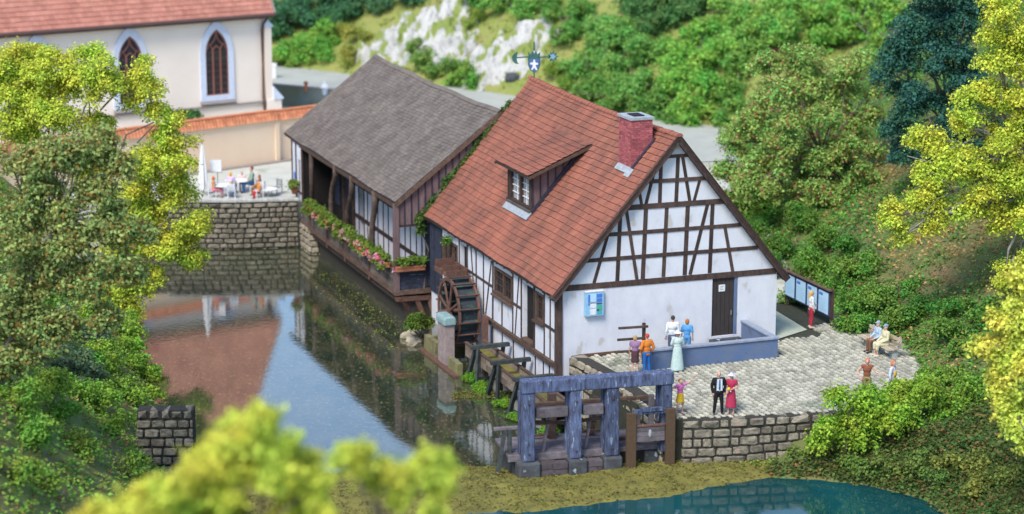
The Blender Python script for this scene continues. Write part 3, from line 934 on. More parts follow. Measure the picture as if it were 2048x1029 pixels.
# front door
d = MB().box(DOOR[0] + 0.03, DOOR[1] - 0.16, 0.1, 0.16, DOOR[2], DOOR[3] - 0.02).build('front_door', M['door'], mill)
for k in range(5):
    xa = DOOR[0] + 0.05 + k * 0.205
    MB().box(xa, xa + 0.19, 0.075, 0.1, DOOR[2] + 0.02, DOOR[3] - 0.05).build('door_board', M['door'], d)
MB().box(DOOR[1] - 0.3, DOOR[1] - 0.26, 0.03, 0.08, 1.2, 1.4).build('door_handle', M['greymetal'], d)
MB().box(DOOR[1] - 0.15, DOOR[1] - 0.02, 0.02, 0.2, DOOR[2], DOOR[3] - 0.02).build('door_jamb', M['parapet'], mill)
sgn_ = MB().box(7.6, 7.9, 0.045, 0.07, 2.3, 2.6).build('door_notice', M['paper'], d)
for k in range(3):
    MB().box(7.65, 7.65 + (0.2, 0.14, 0.18)[k], 0.038, 0.044, 2.52 - k * .07, 2.54 - k * .07).build('print_line', M['ink'], d)
MB().box(7.15, 8.6, -0.22, 0.0, 0.0, 0.2).build('threshold', M['darkstone'], mill)
MB().box(0.95, 2.9, -0.06, 0.0, 0.0, 0.1).build('plinth_board', M['rust'], mill)

# ------------------------------------------------------------------ roofs, laid tile by tile
def tile_roof(name, O, A, Up, L, S, courses, tw, th, m, parent, seed, sagf=None, holes=None, jit=0.012):
    """O: lower corner, A: unit along the eave, Up: unit up the slope; every tile a thin slab with its own edge"""
    rg = random.Random(seed)
    O, A, Up = Vector(O), Vector(A).normalized(), Vector(Up).normalized()
    N = A.cross(Up).normalized()
    if N.z < 0:
        N = -N
    ch = S / courses
    mb = MB()
    for c in range(courses):
        s0 = c * ch
        off = (c % 2) * tw / 2
        a = -off
        while a < L - 0.01:
            a0, a1 = max(0, a + 0.002), min(L, a + tw - 0.002)
            a += tw
            if a1 - a0 < 0.03:
                continue
            if holes and holes((a0 + a1) / 2, s0 + ch / 2):
                continue
            dz = rg.uniform(-jit, jit) * 0.7; ds = rg.uniform(-jit, jit)
            lo, hi = s0 + ds - 0.02, s0 + ch * 1.12
            if c == courses - 1:
                hi = s0 + ch
            g = lambda aa, ss, n_: O + A * aa + Up * ss + N * (n_ + (0)) + Vector((0, 0, sagf(aa, ss) if sagf else 0))
            p0, p1 = g(a0, lo, th + dz), g(a1, lo, th + dz + rg.uniform(-.004, .004))
            p2, p3 = g(a1, hi, 0.004 + dz * .3), g(a0, hi, 0.004 + dz * .3)
            q0, q1 = g(a0, lo, 0.0), g(a1, lo, 0.0)
            mb.add([p0, p1, p2, p3, q0, q1], [(0, 1, 2, 3), (4, 5, 1, 0)])
    return mb.build(name, m, parent, kind='stuff')

k_ = math.hypot(RIDGE_X - EAVE_X, RIDGE_Z - EAVE_Z)
upL = Vector((RIDGE_X - EAVE_X, 0, RIDGE_Z - EAVE_Z)) / k_
kR = math.hypot(EAVE_XR - RIDGE_X, RIDGE_Z - EAVE_ZR)
upR = Vector((RIDGE_X - EAVE_XR, 0, RIDGE_Z - EAVE_ZR)) / kR
Y0, Y1 = -0.4, 17.45
sagm = lambda a, s: -0.17 * math.sin(PI * a / (Y1 - Y0)) * (s / k_) - 0.05 * math.sin(a * 1.1) * (1 - s / k_) * 0.6
tile_roof('roof_tiles', (EAVE_X, Y0, EAVE_Z), (0, 1, 0), upL, Y1 - Y0, k_, 29, 0.2, 0.06, M['redtile'], mill, 1, sagm)
tile_roof('roof_tiles', (EAVE_XR, Y0, EAVE_ZR), (0, 1, 0), upR, Y1 - Y0, kR, 29, 0.4, 0.035, M['redtile'], mill, 2, sagm)
for sgn in (-1, 1):
    mb = MB()
    ex = EAVE_X if sgn < 0 else EAVE_XR
    ez_ = EAVE_Z if sgn < 0 else EAVE_ZR
    n_ = 10
    vs_, fs = [], []
    for i in range(n_ + 1):
        yy = Y0 + 0.02 + (Y1 - Y0 - 0.04) * i / n_
        zs = sagm(yy - Y0, k_) - 0.015
        vs_ += [(ex, yy, ez_ - 0.03), (RIDGE_X, yy, RIDGE_Z + zs - 0.02), (RIDGE_X, yy, RIDGE_Z + zs - 0.16), (ex, yy, ez_ - 0.14)]
    for i in range(n_):
        for k in range(4):
            k2 = (k + 1) % 4
            fs.append((i * 4 + k, i * 4 + k2, i * 4 + 4 + k2, i * 4 + 4 + k))
    fs += [(0, 1, 2, 3), tuple(n_ * 4 + k for k in (3, 2, 1, 0))]
    mb.add(vs_, fs)
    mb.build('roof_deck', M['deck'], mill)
rg = random.Random(4)
rt_me = None
y = Y0
while y < Y1 - 0.1:                       # ridge tiles
    ys = y - Y0
    mb = MB()
    if rt_me is None:
        n = 7
        vs_ = []
        for yy, r_ in ((0, .17), (.44, .145)):
            for k in range(n):
                t_ = PI * k / (n - 1)
                vs_.append((math.cos(t_) * r_, yy, math.sin(t_) * r_ * 0.9))
        mb.add(vs_, [(k, k + 1, n + k + 1, n + k) for k in range(n - 1)] + [tuple(range(n))])
        rt_me = mb.mesh('ridge_tile', M['redtile'])
    o = link('ridge_tile', rt_me, mill)
    o.location = (RIDGE_X, y, RIDGE_Z - 0.06 + sagm(ys, k_) + rg.uniform(-.012, .012))
    o.rotation_euler = (rg.uniform(-.03, .03), 0, rg.uniform(-.03, .03))
    y += 0.4
# rafter ends below the eave
rf = MB().box(-0.2, 0.02, -.06, .06, 2.62, 2.76).mesh('rafter_end', M['wood'])
for i in range(18):
    o = link('rafter_end', rf, mill); o.location = (0, 0.3 + i * 0.98, 0)

# chimney, brick by brick below 10 px: joined
CX0, CX1, CY0, CY1, CZ1 = 3.92, 4.92, 1.4, 2.75, 9.95
ch = MB().box(CX0 + .03, CX1 - .03, CY0 + .03, CY1 - .03, 7.2, CZ1 - .05).build('chimney', M['mortar'], mill)
mb = MB()
rg = random.Random(9)
zc, row = 7.25, 0
while zc < CZ1 - 0.1:
    for face in range(4):
        Lf = (CX1 - CX0) if face % 2 == 0 else (CY1 - CY0)
        s = -(row % 2) * 0.14
        while s < Lf - 0.02:
            s0, s1 = max(0, s), min(Lf, s + 0.27)
            e = rg.uniform(0, .012)
            if s1 - s0 > 0.05:
                if face == 0: mb.box(CX0 + s0, CX0 + s1 - .015, CY0 - e, CY0 + .05, zc, zc + .075)
                elif face == 1: mb.box(CX1 - .05, CX1 + e, CY0 + s0 + .001, CY0 + s1 - .015, zc, zc + .075)
                elif face == 2: mb.box(CX0 + s0, CX0 + s1 - .015, CY1 - .05, CY1 + e, zc, zc + .075)
                else: mb.box(CX0 - e, CX0 + .049, CY0 + s0 + .001, CY0 + s1 - .015, zc, zc + .075)
            s += 0.28
    zc += 0.092; row += 1
mb.build('bricks', M['brick'], ch, kind='stuff')
MB().box(CX0 - .06, CX1 + .06, CY0 - .06, CY1 + .06, CZ1 - .06, CZ1 + .05).build('chimney_cap', M['lead'], ch)
MB().box(CX0 + .25, CX1 - .25, CY0 + .3, CY1 - .3, CZ1 + .05, CZ1 + .09).build('flue', M['dark'], ch)
MB().beam((CX0 - .3, CY0 - .12, rz_left(CX0 - .3) + .09), (CX0 - .02, CY0 - .12, rz_left(CX0 - .02) + .09), .5, .04).build('chimney_flashing', M['lead'], ch)
MB().beam((CX0 - .1, CY0 - .09, rz_left(CX0 - .1) + .06), (CX1 + .1, CY0 - .09, rz_left(CX1 + .1) + .06), .16, .06).build('chimney_flashing', M['batten'], ch)
MB().beam((CX0 - .2, (CY0 + CY1) / 2, rz_left(CX0 - .2) + .08), (CX0 - .01, (CY0 + CY1) / 2, rz_left(CX0 - .01) + .1), CY1 - CY0, .03).build('chimney_flashing', M['lead'], ch)

# dormer
DX, DY0, DY1, DZ0, DZ1 = 1.45, 6.95, 10.0, 4.8, 6.68
dm = MB().box(DX + .16, DX + 2.2, DY0 + .06, DY1 - .06, DZ0 + .05, DZ1 - .1).build('dormer', M['dark'], mill)
fm = lambda a, z, e: (DX + e, a, z)
w_ = window('dormer_window', fm, DY0 + .12, DY1 - .12, DZ0 + .12, DZ1 - .1, dm, panes=2, rows=4, fr=0.2, glass='curtain', frame='timber', inset=0.15, bars='white')
MB().box(DX - .05, DX + .15, DY0, DY0 + .12, DZ0, DZ1).build('dormer_post', M['timber'], dm)
MB().box(DX - .05, DX + .15, DY1 - .12, DY1, DZ0, DZ1).build('dormer_post', M['timber'], dm)
MB().beam((DX - .3, (DY0 + DY1) / 2, rz_left(DX - .3) + .09), (DX - .02, (DY0 + DY1) / 2, DZ0 + .12), DY1 - DY0 + .1, .04).build('dormer_flashing', M['lead'], dm)
MB().box(DX - .12, DX + .1, DY0 + .05, DY1 - .05, DZ0 + .1, DZ0 + .2).build('window_sill', M['greywood'], dm)
dz_roof = lambda x: 6.72 + (x - 1.1) * (7.98 - 6.72) / (4.1 - 1.1)
for yc, sg in ((DY0, -1), (DY1, 1)):      # boarded cheeks
    xs_ = [DX + i * 0.37 for i in range(8)]
    for i in range(7):
        xa, xb = xs_[i] + .02, min(xs_[i + 1], 4.0)
        if xb - xa < .05: continue
        tp = lambda x: dz_roof(x) - 0.1
        bt = lambda x: min(rz_left(x) + 0.02, dz_roof(x) - .1)
        MB().prism([(xa, bt(xa)), (xb, bt(xb)), (xb, tp(xb)), (xa, tp(xa))], yc, yc + sg * .05, lambda a, b, e: (a, e, b)).build('cheek_board', M['siding'], dm)
        MB().prism([(xa - .03, bt(xa - .03)), (xa + .03, bt(xa + .03)), (xa + .03, tp(xa)), (xa - .03, tp(xa))], yc + sg * .052, yc + sg * .085, lambda a, b, e: (a, e, b)).build('batten', M['batten'], dm)
    MB().beam((DX - .05, yc + sg * .1, rz_left(DX) + .08), (3.95, yc + sg * .1, rz_left(3.95) + .08), .1, .14).build('dormer_flashing', M['batten'], dm)
uD = Vector((3.0, 0, 1.26)); SD = uD.length + 0.08
tile_roof('dormer_tiles', (1.08, 6.4, 6.73), (0, 1, 0), uD, 4.35, SD, 11, 0.2, 0.055, M['redtile'], dm, 6)

MB().prism([(1.08, 6.69), (4.2, 6.69 + 1.31), (4.2, 6.55 + 1.31), (1.08, 6.58)], 6.43, 10.72, lambda a, b, e: (a, e, b)).build('dormer_deck', M['deck'], dm)
MB().beam((1.05, 6.42, 6.6), (4.15, 6.42, 7.9), .06, .14).build('verge_board', M['wood'], dm)
MB().beam((1.02, 10.73, 6.6), (4.15, 10.73, 7.9), .06, .14).build('verge_board', M['wood'], dm)

# ================================================================== THE ANNEX over the water (grey roof)
annex = thing('mill_annex', 'timber annex with grey shingled roof and flower-lined gallery over the pond', 'house', h2w(0, 17.6, 0), YAW)
AY0, AY1 = -0.15, 21.3               # local y runs along the gallery
AE, AEZ, AR, ARZ = -1.76, 3.6, 3.8, 7.85
kA = math.hypot(AR - AE, ARZ - AEZ)
uA = Vector((AR - AE, 0, ARZ - AEZ)) / kA
uAr = Vector((-uA.x, 0, uA.z))
sagA = lambda a, s: -0.14 * math.sin(PI * a / 21.4) * (s / kA) + 0.04 * math.sin(a * 0.9 + 1)
tile_roof('roof_shingles', (AE, AY0, AEZ), (0, 1, 0), uA, AY1 - AY0, kA, 36, 0.24, 0.025, M['greytile'], annex, 31, sagA)
tile_roof('roof_shingles', (2 * AR - AE, AY0, AEZ), (0, 1, 0), uAr, AY1 - AY0, kA, 36, 0.5, 0.025, M['greytile'], annex, 32, sagA)
for sgn in (-1, 1):
    ex = AR + sgn * (AR - AE)
    mb = MB(); vs_, fs = [], []
    for i in range(9):
        yy = AY0 + .02 + (AY1 - AY0 - .04) * i / 8
        zs = sagA(yy - AY0, kA); z0 = sagA(yy - AY0, 0)
        vs_ += [(ex, yy, AEZ - .05 + z0), (AR, yy, ARZ + zs - .04), (AR, yy, ARZ + zs - .22), (ex, yy, AEZ - .18 + z0)]
    for i in range(8):
        for k in range(4):
            k2 = (k + 1) % 4
            fs.append((i * 4 + k, i * 4 + k2, i * 4 + 4 + k2, i * 4 + 4 + k))
    fs += [(0, 1, 2, 3), tuple(32 + k for k in (3, 2, 1, 0))]
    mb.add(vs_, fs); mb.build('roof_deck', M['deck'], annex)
    for yy in (AY0 - .03, AY1 + .03):
        MB().beam((ex, yy, AEZ - .13), (AR, yy, ARZ - .1), .07, .2).build('verge_board', M['wood'], annex)
mb = MB(); vs_ = []
for i in range(13):
    yy = AY0 - .02 + (AY1 - AY0 + .04) * i / 12
    z = ARZ + sagA(yy - AY0, kA) + .04
    vs_ += [(AR - .2, yy, z - .12), (AR, yy, z + .02), (AR + .2, yy, z - .12)]
mb.add(vs_, [(i * 3 + k, i * 3 + k + 1, i * 3 + k + 4, i * 3 + k + 3) for i in range(12) for k in range(2)])
mb.build('ridge_cap', M['greytile'], annex)

az = lambda x: AEZ + (min(x, 2 * AR - x) - AE) * (ARZ - AEZ) / (AR - AE)
# boarded gable towards the mill: every board and batten
x = -1.62; i = 0
while x < 3.9:
    xb = min(x + 0.36, 4.0)
    lo = 2.42 if x < -0.2 else (-0.85 if x < 0.95 else 2.0)
    mm = 'siding' if x < -0.2 or x > 0.95 else 'navy'
    if x > -0.2 and x < 0.95:
        MB().prism([(x, 2.42), (xb, 2.42), (xb, az(xb) - .16), (x, az(x) - .16)], -.04, .04, lambda a, b, e: (a, e, b)).build('gable_board', M['siding'], annex)
        MB().prism([(x, lo), (xb, lo), (xb, 2.4), (x, 2.4)], -.02, .05, lambda a, b, e: (a, e, b)).build('wall_board', M['navy'], annex)
    else:
        MB().prism([(x, lo), (xb, lo), (xb, az(xb) - .16), (x, az(x) - .16)], -.04, .04, lambda a, b, e: (a, e, b)).build('gable_board', M['siding'], annex)
    MB().prism([(x - .035, lo if x > -1.5 else 2.42), (x + .035, lo), (x + .035, az(x) - .18), (x - .035, az(x) - .2)], -.075, -.042, lambda a, b, e: (a, e, b)).build('batten', M['batten'], annex)
    x += 0.36; i += 1
MB().box(-1.72, 4.2, -.05, .1, 2.3, 2.42).build('gable_beam', M['timber'], annex)
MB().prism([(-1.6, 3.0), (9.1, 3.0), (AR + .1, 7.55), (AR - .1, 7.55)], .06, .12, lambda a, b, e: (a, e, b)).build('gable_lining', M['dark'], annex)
# far gable, right wall
MB().prism([(-1.65, -.6), (9.2, -.6), (9.2, 3.4), (AR, 7.6), (-1.65, 3.4)], 20.0, 20.1, lambda a, b, e: (a, e, b)).build('far_wall', M['plaster'], annex)
MB().box(9.1, 9.2, 0.1, 20, -.6, 3.4).build('right_wall', M['plaster'], annex)
# gallery: floor, parapet, posts
GX = -1.7
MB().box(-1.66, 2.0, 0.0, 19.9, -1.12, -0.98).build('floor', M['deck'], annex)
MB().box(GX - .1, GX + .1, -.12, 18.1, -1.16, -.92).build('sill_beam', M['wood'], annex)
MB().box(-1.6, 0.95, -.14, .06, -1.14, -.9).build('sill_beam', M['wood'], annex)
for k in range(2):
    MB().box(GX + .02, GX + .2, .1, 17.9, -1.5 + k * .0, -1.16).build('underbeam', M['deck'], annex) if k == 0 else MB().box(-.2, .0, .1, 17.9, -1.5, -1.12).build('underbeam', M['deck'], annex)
zz = [-0.92, -0.67, -0.42, -0.17, 0.06]
for s in range(6):
    ya, yb = .08 + s * 3.0, .08 + (s + 1) * 3.0 - .02
    for k in range(4):
        MB().box(GX - .03, GX + .03, ya, min(yb, 17.85), zz[k] + .008, zz[k + 1] - .008).build('parapet_board', M['greywood'], annex)
MB().box(GX - .08, GX + .1, 0, 17.9, .06, .15).build('handrail', M['wood'], annex)
for k in range(4):
    MB().box(-1.6, -.1, -.05, .0, zz[k] + .008, zz[k + 1] - .008).build('parapet_board', M['navy'], annex)
MB().box(-1.62, -.08, -.09, .05, .06, .14).build('handrail', M['wood'], annex)
MB().box(GX - .13, GX + .13, -.13, .13, -1.0, 3.5).build('corner_post', M['siding'], annex)
for yy in (16.1, 12.65, 9.1, 4.65):
    MB().beam((GX - .06, yy, .15), (GX - .09, yy - .15, -1.35), .1, .06, (1, 0, 0)).build('parapet_strut', M['rust'], annex)
def crooked(pts, r):
    MB().tube([(GX + .02, y, z) for y, z in pts], r, 8).build('crooked_post', M['crooked'], annex, smooth=True)
crooked([(15.8, 3.5), (15.85, 1.8), (15.95, .1)], [.14, .13, .15])
crooked([(10.7, 3.5), (10.9, 2.9), (11.6, 2.2), (11.85, 1.5), (11.9, .8), (12.1, .1)], [.2, .16, .13, .14, .15, .17])
crooked([(7.6, 3.5), (7.85, 2.5), (8.45, 1.8), (8.7, 1.4), (8.8, .1)], [.19, .16, .13, .14, .17])
crooked([(3.4, 3.45), (3.55, 2.8), (4.1, 1.7), (4.25, .9), (4.3, .1)], [.24, .18, .15, .17, .2])
for i in range(6):
    MB().beam((GX + .05, 1.5 + i * 2.7, 3.3), (AE + .05, 1.5 + i * 2.7, 3.42), .1, .12).build('rafter_end', M['wood'], annex)
MB().box(GX - .1, GX + .1, .1, 18, 3.3, 3.46).build('eave_beam', M['wood'], annex)
# inner wall seen behind the gallery: white fields between studs, then the dark open bay
wall_grid('inner_wall', lambda a, z, e: (0.02 + e, a, z), 13.0, -0.95, 3.45, [(11.3, 12.2, -.9, 2.2)], M['plaster'], annex, x0=0.1)
MB().box(.02, .06, 13.0, 17.8, -.95, 3.45).build('open_bay_shade', M['dark'], annex)  # near-black panel, the bay's depth of shade put into its colour
for yy in (0.2, 1.1, 2.0, 3.0, 3.9, 4.9, 5.8, 6.8, 7.7, 8.7, 9.7, 10.6, 11.25, 12.25):
    MB().box(-.02, .06, yy - .035, yy + .035, -.9, 3.4).build('stud', M['timber'], annex)
for k, zq in enumerate((0.3, 2.05, 2.75)):
    MB().box(-.03 - .004 * k, .06, .1, 13.0, zq - (.13 if k == 0 else .08), zq + .08).build('rail', M['timber'], annex)
for yy in (13.1, 15.0):
    MB().box(-.12, .05, yy - .07, yy + .07, -.9, 3.4).build('stud', M['wood'], annex)
for k, yy in enumerate((13.8, 15.9)):
    MB().box(-.06, .015, yy, yy + .9, .2, 2.3).build('open_shutter', M['navy'], annex)
# white end block by the square
wall_grid('end_wall', lambda a, z, e: (GX + .03 + e, a, z), 20.0, -0.75, 3.45, [(18.3, 18.75, 1.0, 2.5)], M['plaster'], annex, depth=.12, x0=17.85)
MB().box(GX + .1, GX + .2, 18.0, 19.0, .8, 2.7).build('window_pane', M['glass'], annex)
MB().box(GX + .04, 1.0, 17.85, 17.9, -.75, 3.45).build('end_return', M['dark'], annex)  # wall return coloured near-black to imitate shade within the open bay
for yy in (17.85, 19.1, 19.97):
    MB().box(GX - .03, GX + .08, yy - .05, yy + .05, -.75, 3.4).build('stud', M['timber'], annex)
MB().box(GX - .02, GX + .08, 17.9, 19.1, .55, .65).build('rail', M['timber'], annex)
MB().box(GX - .012, GX + .03, 19.35, 19.6, .7, 1.6).build('blue_plate', M['blueprint'], annex)
# carrying beams and struts below the near corner
for k in range(3):
    MB().beam((-1.5 + .75 * k, -.02 + .06 * k, -1.25), (-.7 + .5 * k, .4 - .3 * k, -2.55), .2, .24).build('brace', M['rust'], annex)
MB().beam((-1.75, -.02, -1.35), (1.0, .05, -1.42), .2, .24).build('carrying_beam', M['rust'], annex)
MB().box(-1.3, 1.2, .15, 17.9, -4.0, -1.5).build('foundation', M['joint'], annex)
stone_wall('stone_pier', 'narrow stone pier under the white far end of the gallery', [W2(-1.78, 35.6), W2(-1.72, 33.6), W2(-1.0, 33.45)], [-2.8, -2.8], [-1.0, -1.0], .34, (.35, .6), 61, m='palestone', thick=.7, category='pier')

# ------------------------------------------------------------------ flower boxes
def flower_box(label, x, y, z, L_, along, fl, seed, group='flower boxes on the gallery', rz=0.0):
    t = thing('flower_box', label, 'flower box', h2w(x, y, z), YAW + (0 if along == 'y' else R(-90)), group)
    n = 3
    mb = MB()
    prof = [(-.11, 0), (.11, 0), (.15, .24), (-.15, .24)]
    mb.prism(prof, -L_ / 2, L_ / 2, lambda a, b, e: (a, e, b))
    mb.build('planter', M['terracotta'], t)
    MB().box(-.17, .17, -L_ / 2 - .02, L_ / 2 + .02, .2, .26).build('planter_rim', M['terracotta'], t)
    rg_ = np.random.default_rng(seed)
    bl = [((rg_.normal() * .1 - .04, -L_ / 2 + L_ * (i + .5) / 8, .42 + rg_.normal() * .09), (.24, .25, .22)) for i in range(8)]
    bl += [((-.26, -L_ / 2 + L_ * rg_.random(), .08 - .2 * rg_.random()), (.13, .15, .2)) for i in range(5)]
    f = link('foliage', foliage_mesh('foliage', bl, seed, M['leaf'], .11, .02, 6, .05), t)
    f.color = (0.16, 0.26, 0.045, 1)
    if fl:
        bl = [((-.16 - .14 * rg_.random(), -L_ / 2 + L_ * rg_.random(), .4 - .4 * rg_.random()), (.1, .12, .1)) for i in range(fl[1])]
        g = link('flowers', foliage_mesh('flowers', bl, seed + 1, M['petal'], .085, .01, 4, .035), t, kind='stuff')
        g.color = (*fl[0], 1)
    return t
FL = [('gallery flower box with pink and white blossom, nearest the red roof', 19.5, ((.8, .12, .25), 16)), ('gallery flower box with salmon blossom, second from the red roof', 22.2, ((.8, .2, .12), 18)),
      ('gallery flower box with pale pink blossom, third from the red roof', 24.9, ((.8, .22, .3), 13)), ('gallery flower box with scattered orange blossom, fourth from the red roof', 27.6, ((.8, .25, .1), 7)),
      ('green terracotta gallery box right behind the second crooked post', 30.2, ((.75, .2, .1), 5)), ('bushy flower box at the far end of the gallery rail', 32.7, None)]
for k, (lb, y, fl) in enumerate(FL):
    flower_box(lb, -1.93, y, .12, 2.3, 'y', fl, 70 + k)
flower_box('flower box with bright pink blossom on the gallery end facing the wheel', -1.05, 17.38, .1, 1.5, 'x', ((.85, .12, .38), 20), 81)
t = thing('hanging_planter', 'small terracotta pot of greenery hung on the white end of the annex', 'planter', h2w(-1.98, 36.1, .75), YAW)
mb = MB(); mb.tube([(0, 0, -.25), (0, 0, -.05), (0, 0, .12)], [.08, .2, .26], 10); mb.build('pot', M['terracotta'], t)
o = link('foliage', foliage_mesh('foliage', [((0, 0, .35), .3), ((-.1, .2, .3), .25), ((-.2, -.2, .2), .25)], 85, M['leaf'], .12, .02, 6, .05), t); o.color = (.17, .25, .05, 1)

# ivy along the seam of the two roofs
bl = []
rg = np.random.default_rng(8)
for i in range(46):
    f = i / 45
    x = -0.35 + 4.6 * f
    bl.append(((x + rg.normal() * .05, 17.52 + rg.normal() * .05, rz_left(x) + .02 + rg.normal() * .05), (.15 + .12 * (1 - f) * rg.random(),) * 3))
bl += [((-.45 + rg.normal() * .1, 17.4, 2.6 - .3 * k), .22) for k in range(3)]
t = thing('ivy', 'green ivy creeping up the seam between the grey annex and the red roof', 'ivy', (0, 0, 0), YAW)
o = link('leaves', foliage_mesh('leaves', bl, 12, M['leaf'], .13, .02, 6, .06), t); o.color = (.09, .17, .04, 1)
mb = MB(); limb(mb, (-.3, 17.5, -1.0), (-.3, 17.5, 2.7), .04, .03, rg); limb(mb, (-.3, 17.5, 2.7), (4.3, 17.5, rz_left(4.3)), .03, .01, rg, wob=.02); mb.build('stem', M['bark'], t)
t = thing('vine_tuft', 'small green tuft hanging under the red eave above the water wheel', 'vine', h2w(-.3, 13.9, 2.35), YAW)
o = link('leaves', foliage_mesh('leaves', [((0, 0, 0), .2), ((0, .1, -.2), .16)], 13, M['leaf'], .12, .02, 6, .05), t); o.color = (.16, .3, .05, 1)

# ------------------------------------------------------------------ weathervane
t = thing('weathervane', 'green copper crest with shield and axe on the far end of the red ridge', 'weathervane', h2w(5.4, 17.05, 9.3), YAW)
ex_ = Vector((math.cos(-YAW), math.sin(-YAW), 0)); ey_ = Vector((-ex_.y, ex_.x, 0))
fc = lambda a, b, e: tuple(ex_ * a + ey_ * e + Vector((0, 0, b)))
MB().tube([(0, 0, 0), (0, 0, .5)], .035, 8).build('mast', M['copper'], t)
MB().prism([(-.05, 1.55), (.05, 1.55), (.035, 1.98), (-.035, 1.98)], -.03, .03, fc).build('spike', M['copper'], t)
shd = [(-.3, 1.2), (.3, 1.2), (.31, .85), (.22, .6), (0, .42), (-.22, .6), (-.31, .85)]
s_ = MB().prism(shd, -.04, .04, fc).build('shield', M['copper'], t)
MB().prism([(a * .84, .83 + (b - .83) * .86) for a, b in shd], -.052, -.042, fc).build('shield_field', M['shieldblue'], s_)
fig = [(-.05, .98), (-.04, 1.1), (.04, 1.1), (.05, .98), (.2, .92), (.2, .86), (.07, .84), (.09, .76), (.17, .6), (.1, .57), (.0, .7), (-.1, .57), (-.15, .62), (-.07, .78), (-.08, .84), (-.21, .88), (-.2, .94)]
MB().prism(fig, -.066, -.054, fc).build('emblem', M['emblem'], s_)
cr = [(-.28, 1.2), (-.3, 1.5), (-.16, 1.36), (-.1, 1.56), (0, 1.4), (.1, 1.56), (.16, 1.36), (.3, 1.48), (.28, 1.2)]
MB().prism(cr, -.035, .035, fc).build('crown', M['copper'], t)
MB().prism([(-.95, 1.16), (-.28, 1.2), (-.28, 1.27), (-.95, 1.22)], -.02, .02, fc).build('arm', M['copper'], t)
MB().prism([(.28, 1.18), (.8, 1.22), (.8, 1.28), (.28, 1.25)], -.02, .02, fc).build('arm', M['copper'], t)
ax = [(-.82, 1.5), (-.98, 1.42), (-1.1, 1.25), (-1.08, 1.05), (-.95, .9), (-.76, .88), (-.84, 1.0), (-.86, 1.14), (-.84, 1.3)]
MB().prism(ax, -.025, .025, fc).build('axe_blade', M['copper'], t)
fl_ = MB().prism([(.92 + (.3 if k % 2 == 0 else .17) * math.cos(k * PI / 9), 1.25 + (.3 if k % 2 == 0 else .17) * math.sin(k * PI / 9)) for k in range(18)], -.02, .02, fc).build('rosette', M['copper'], t)
MB().prism([(.92 + (.18 if k % 2 == 0 else .1) * math.cos(k * PI / 5), 1.25 + (.18 if k % 2 == 0 else .1) * math.sin(k * PI / 5)) for k in range(10)], -.035, -.022, fc).build('petals', M['flowerblue'], fl_)

# notice case on the gable
t = thing('notice_case', 'light blue poster case hanging on the white gable wall', 'notice case', h2w(1.62, 0, 1.8), YAW)
c_ = MB().box(-.42, .42, -.2, -.01, 0, 1.06).build('case', M['boxblue'], t)
MB().box(-.43, .43, -.22, -.02, 1.06, 1.1).build('case_top', M['white'], t)
for nm, a, b, c, d, mm in (('poster', -.3, -.22, .5, .95, 'blueprint'), ('poster', -.2, .06, .62, .98, 'lightblue'), ('poster', -.2, .06, .36, .55, 'whiteprint'), ('poster', -.2, .06, .06, .32, 'whiteprint'),
                           ('poster', .1, .34, .8, .96, 'blueprint'), ('poster', .1, .34, .6, .76, 'blueprint'), ('poster', .1, .34, .5, .56, 'frameblue'), ('poster', .1, .34, .3, .47, 'greenprint'), ('poster', .1, .2, .2, .29, 'rust'), ('poster', .21, .34, .2, .29, 'greenprint'), ('poster', .1, .34, .07, .18, 'tealprint')):
    MB().box(a, b, -.215, -.201, c, d).build(nm, M[mm], c_)
MB().box(-.3, .08, -.222, -.203, .565, .6).build('divider', M['ink'], c_)

# ------------------------------------------------------------------ water wheel
WC = (-1.3, 10.75, -0.37); WR = 1.62
wheel = thing('waterwheel', 'rusty wooden water wheel with spokes and dark paddles at the mill side', 'water wheel', h2w(*WC), YAW)
def rimmesh(x0, x1, r0, r1, n=40):
    mb = MB()
    o_ = [(math.cos(2 * PI * k / n) * r1, math.sin(2 * PI * k / n) * r1) for k in range(n)]
    i_ = [(math.cos(2 * PI * k / n) * r0, math.sin(2 * PI * k / n) * r0) for k in range(n)]
    return mb.ring(o_, i_, x0, x1, lambda a, b, e: (e, a, b))
rimmesh(0, .09, WR - .17, WR).build('rim', M['rust'], wheel)
rimmesh(.95, 1.04, WR - .17, WR).build('rim', M['rust'], wheel)
rimmesh(.09, .95, WR - .24, WR - .2).build('sole', M['paddle'], wheel)
MB().tube([(-.5, 0, 0), (1.2, 0, 0)], .1, 10).build('axle', M['rust'], wheel)
MB().tube([(-.08, 0, 0), (.16, 0, 0)], .22, 12).build('hub', M['rust'], wheel)
for xx in (.04, 1.0):
    for k in range(8):
        a = k * PI / 4 + .3
        MB().beam((xx, .18 * math.cos(a), .18 * math.sin(a)), (xx, (WR - .1) * math.cos(a), (WR - .1) * math.sin(a)), .11, .07, (1, 0, 0)).build('spoke', M['rust'], wheel)
for k in range(16):
    a = k * PI / 8 + .12
    c, s = math.cos(a), math.sin(a)
    MB().beam((.095, (WR - .2) * c, (WR - .2) * s), (.945, (WR - .2) * c, (WR - .2) * s), .05, .42, (0, c * .94 - s * .34, s * .94 + c * .34)).build('paddle', M['paddle'], wheel)
    q = WR + .05
    MB().beam((-.06, (q) * c, (q) * s), (1.1, q * c, q * s), .05, .07, (0, c, s)).build('paddle_edge', M['rust'], wheel)
t = thing('wheel_trough', 'rusty wooden trough above the water wheel under the red eave', 'trough', h2w(-1.25, 11.2, 1.2), YAW)
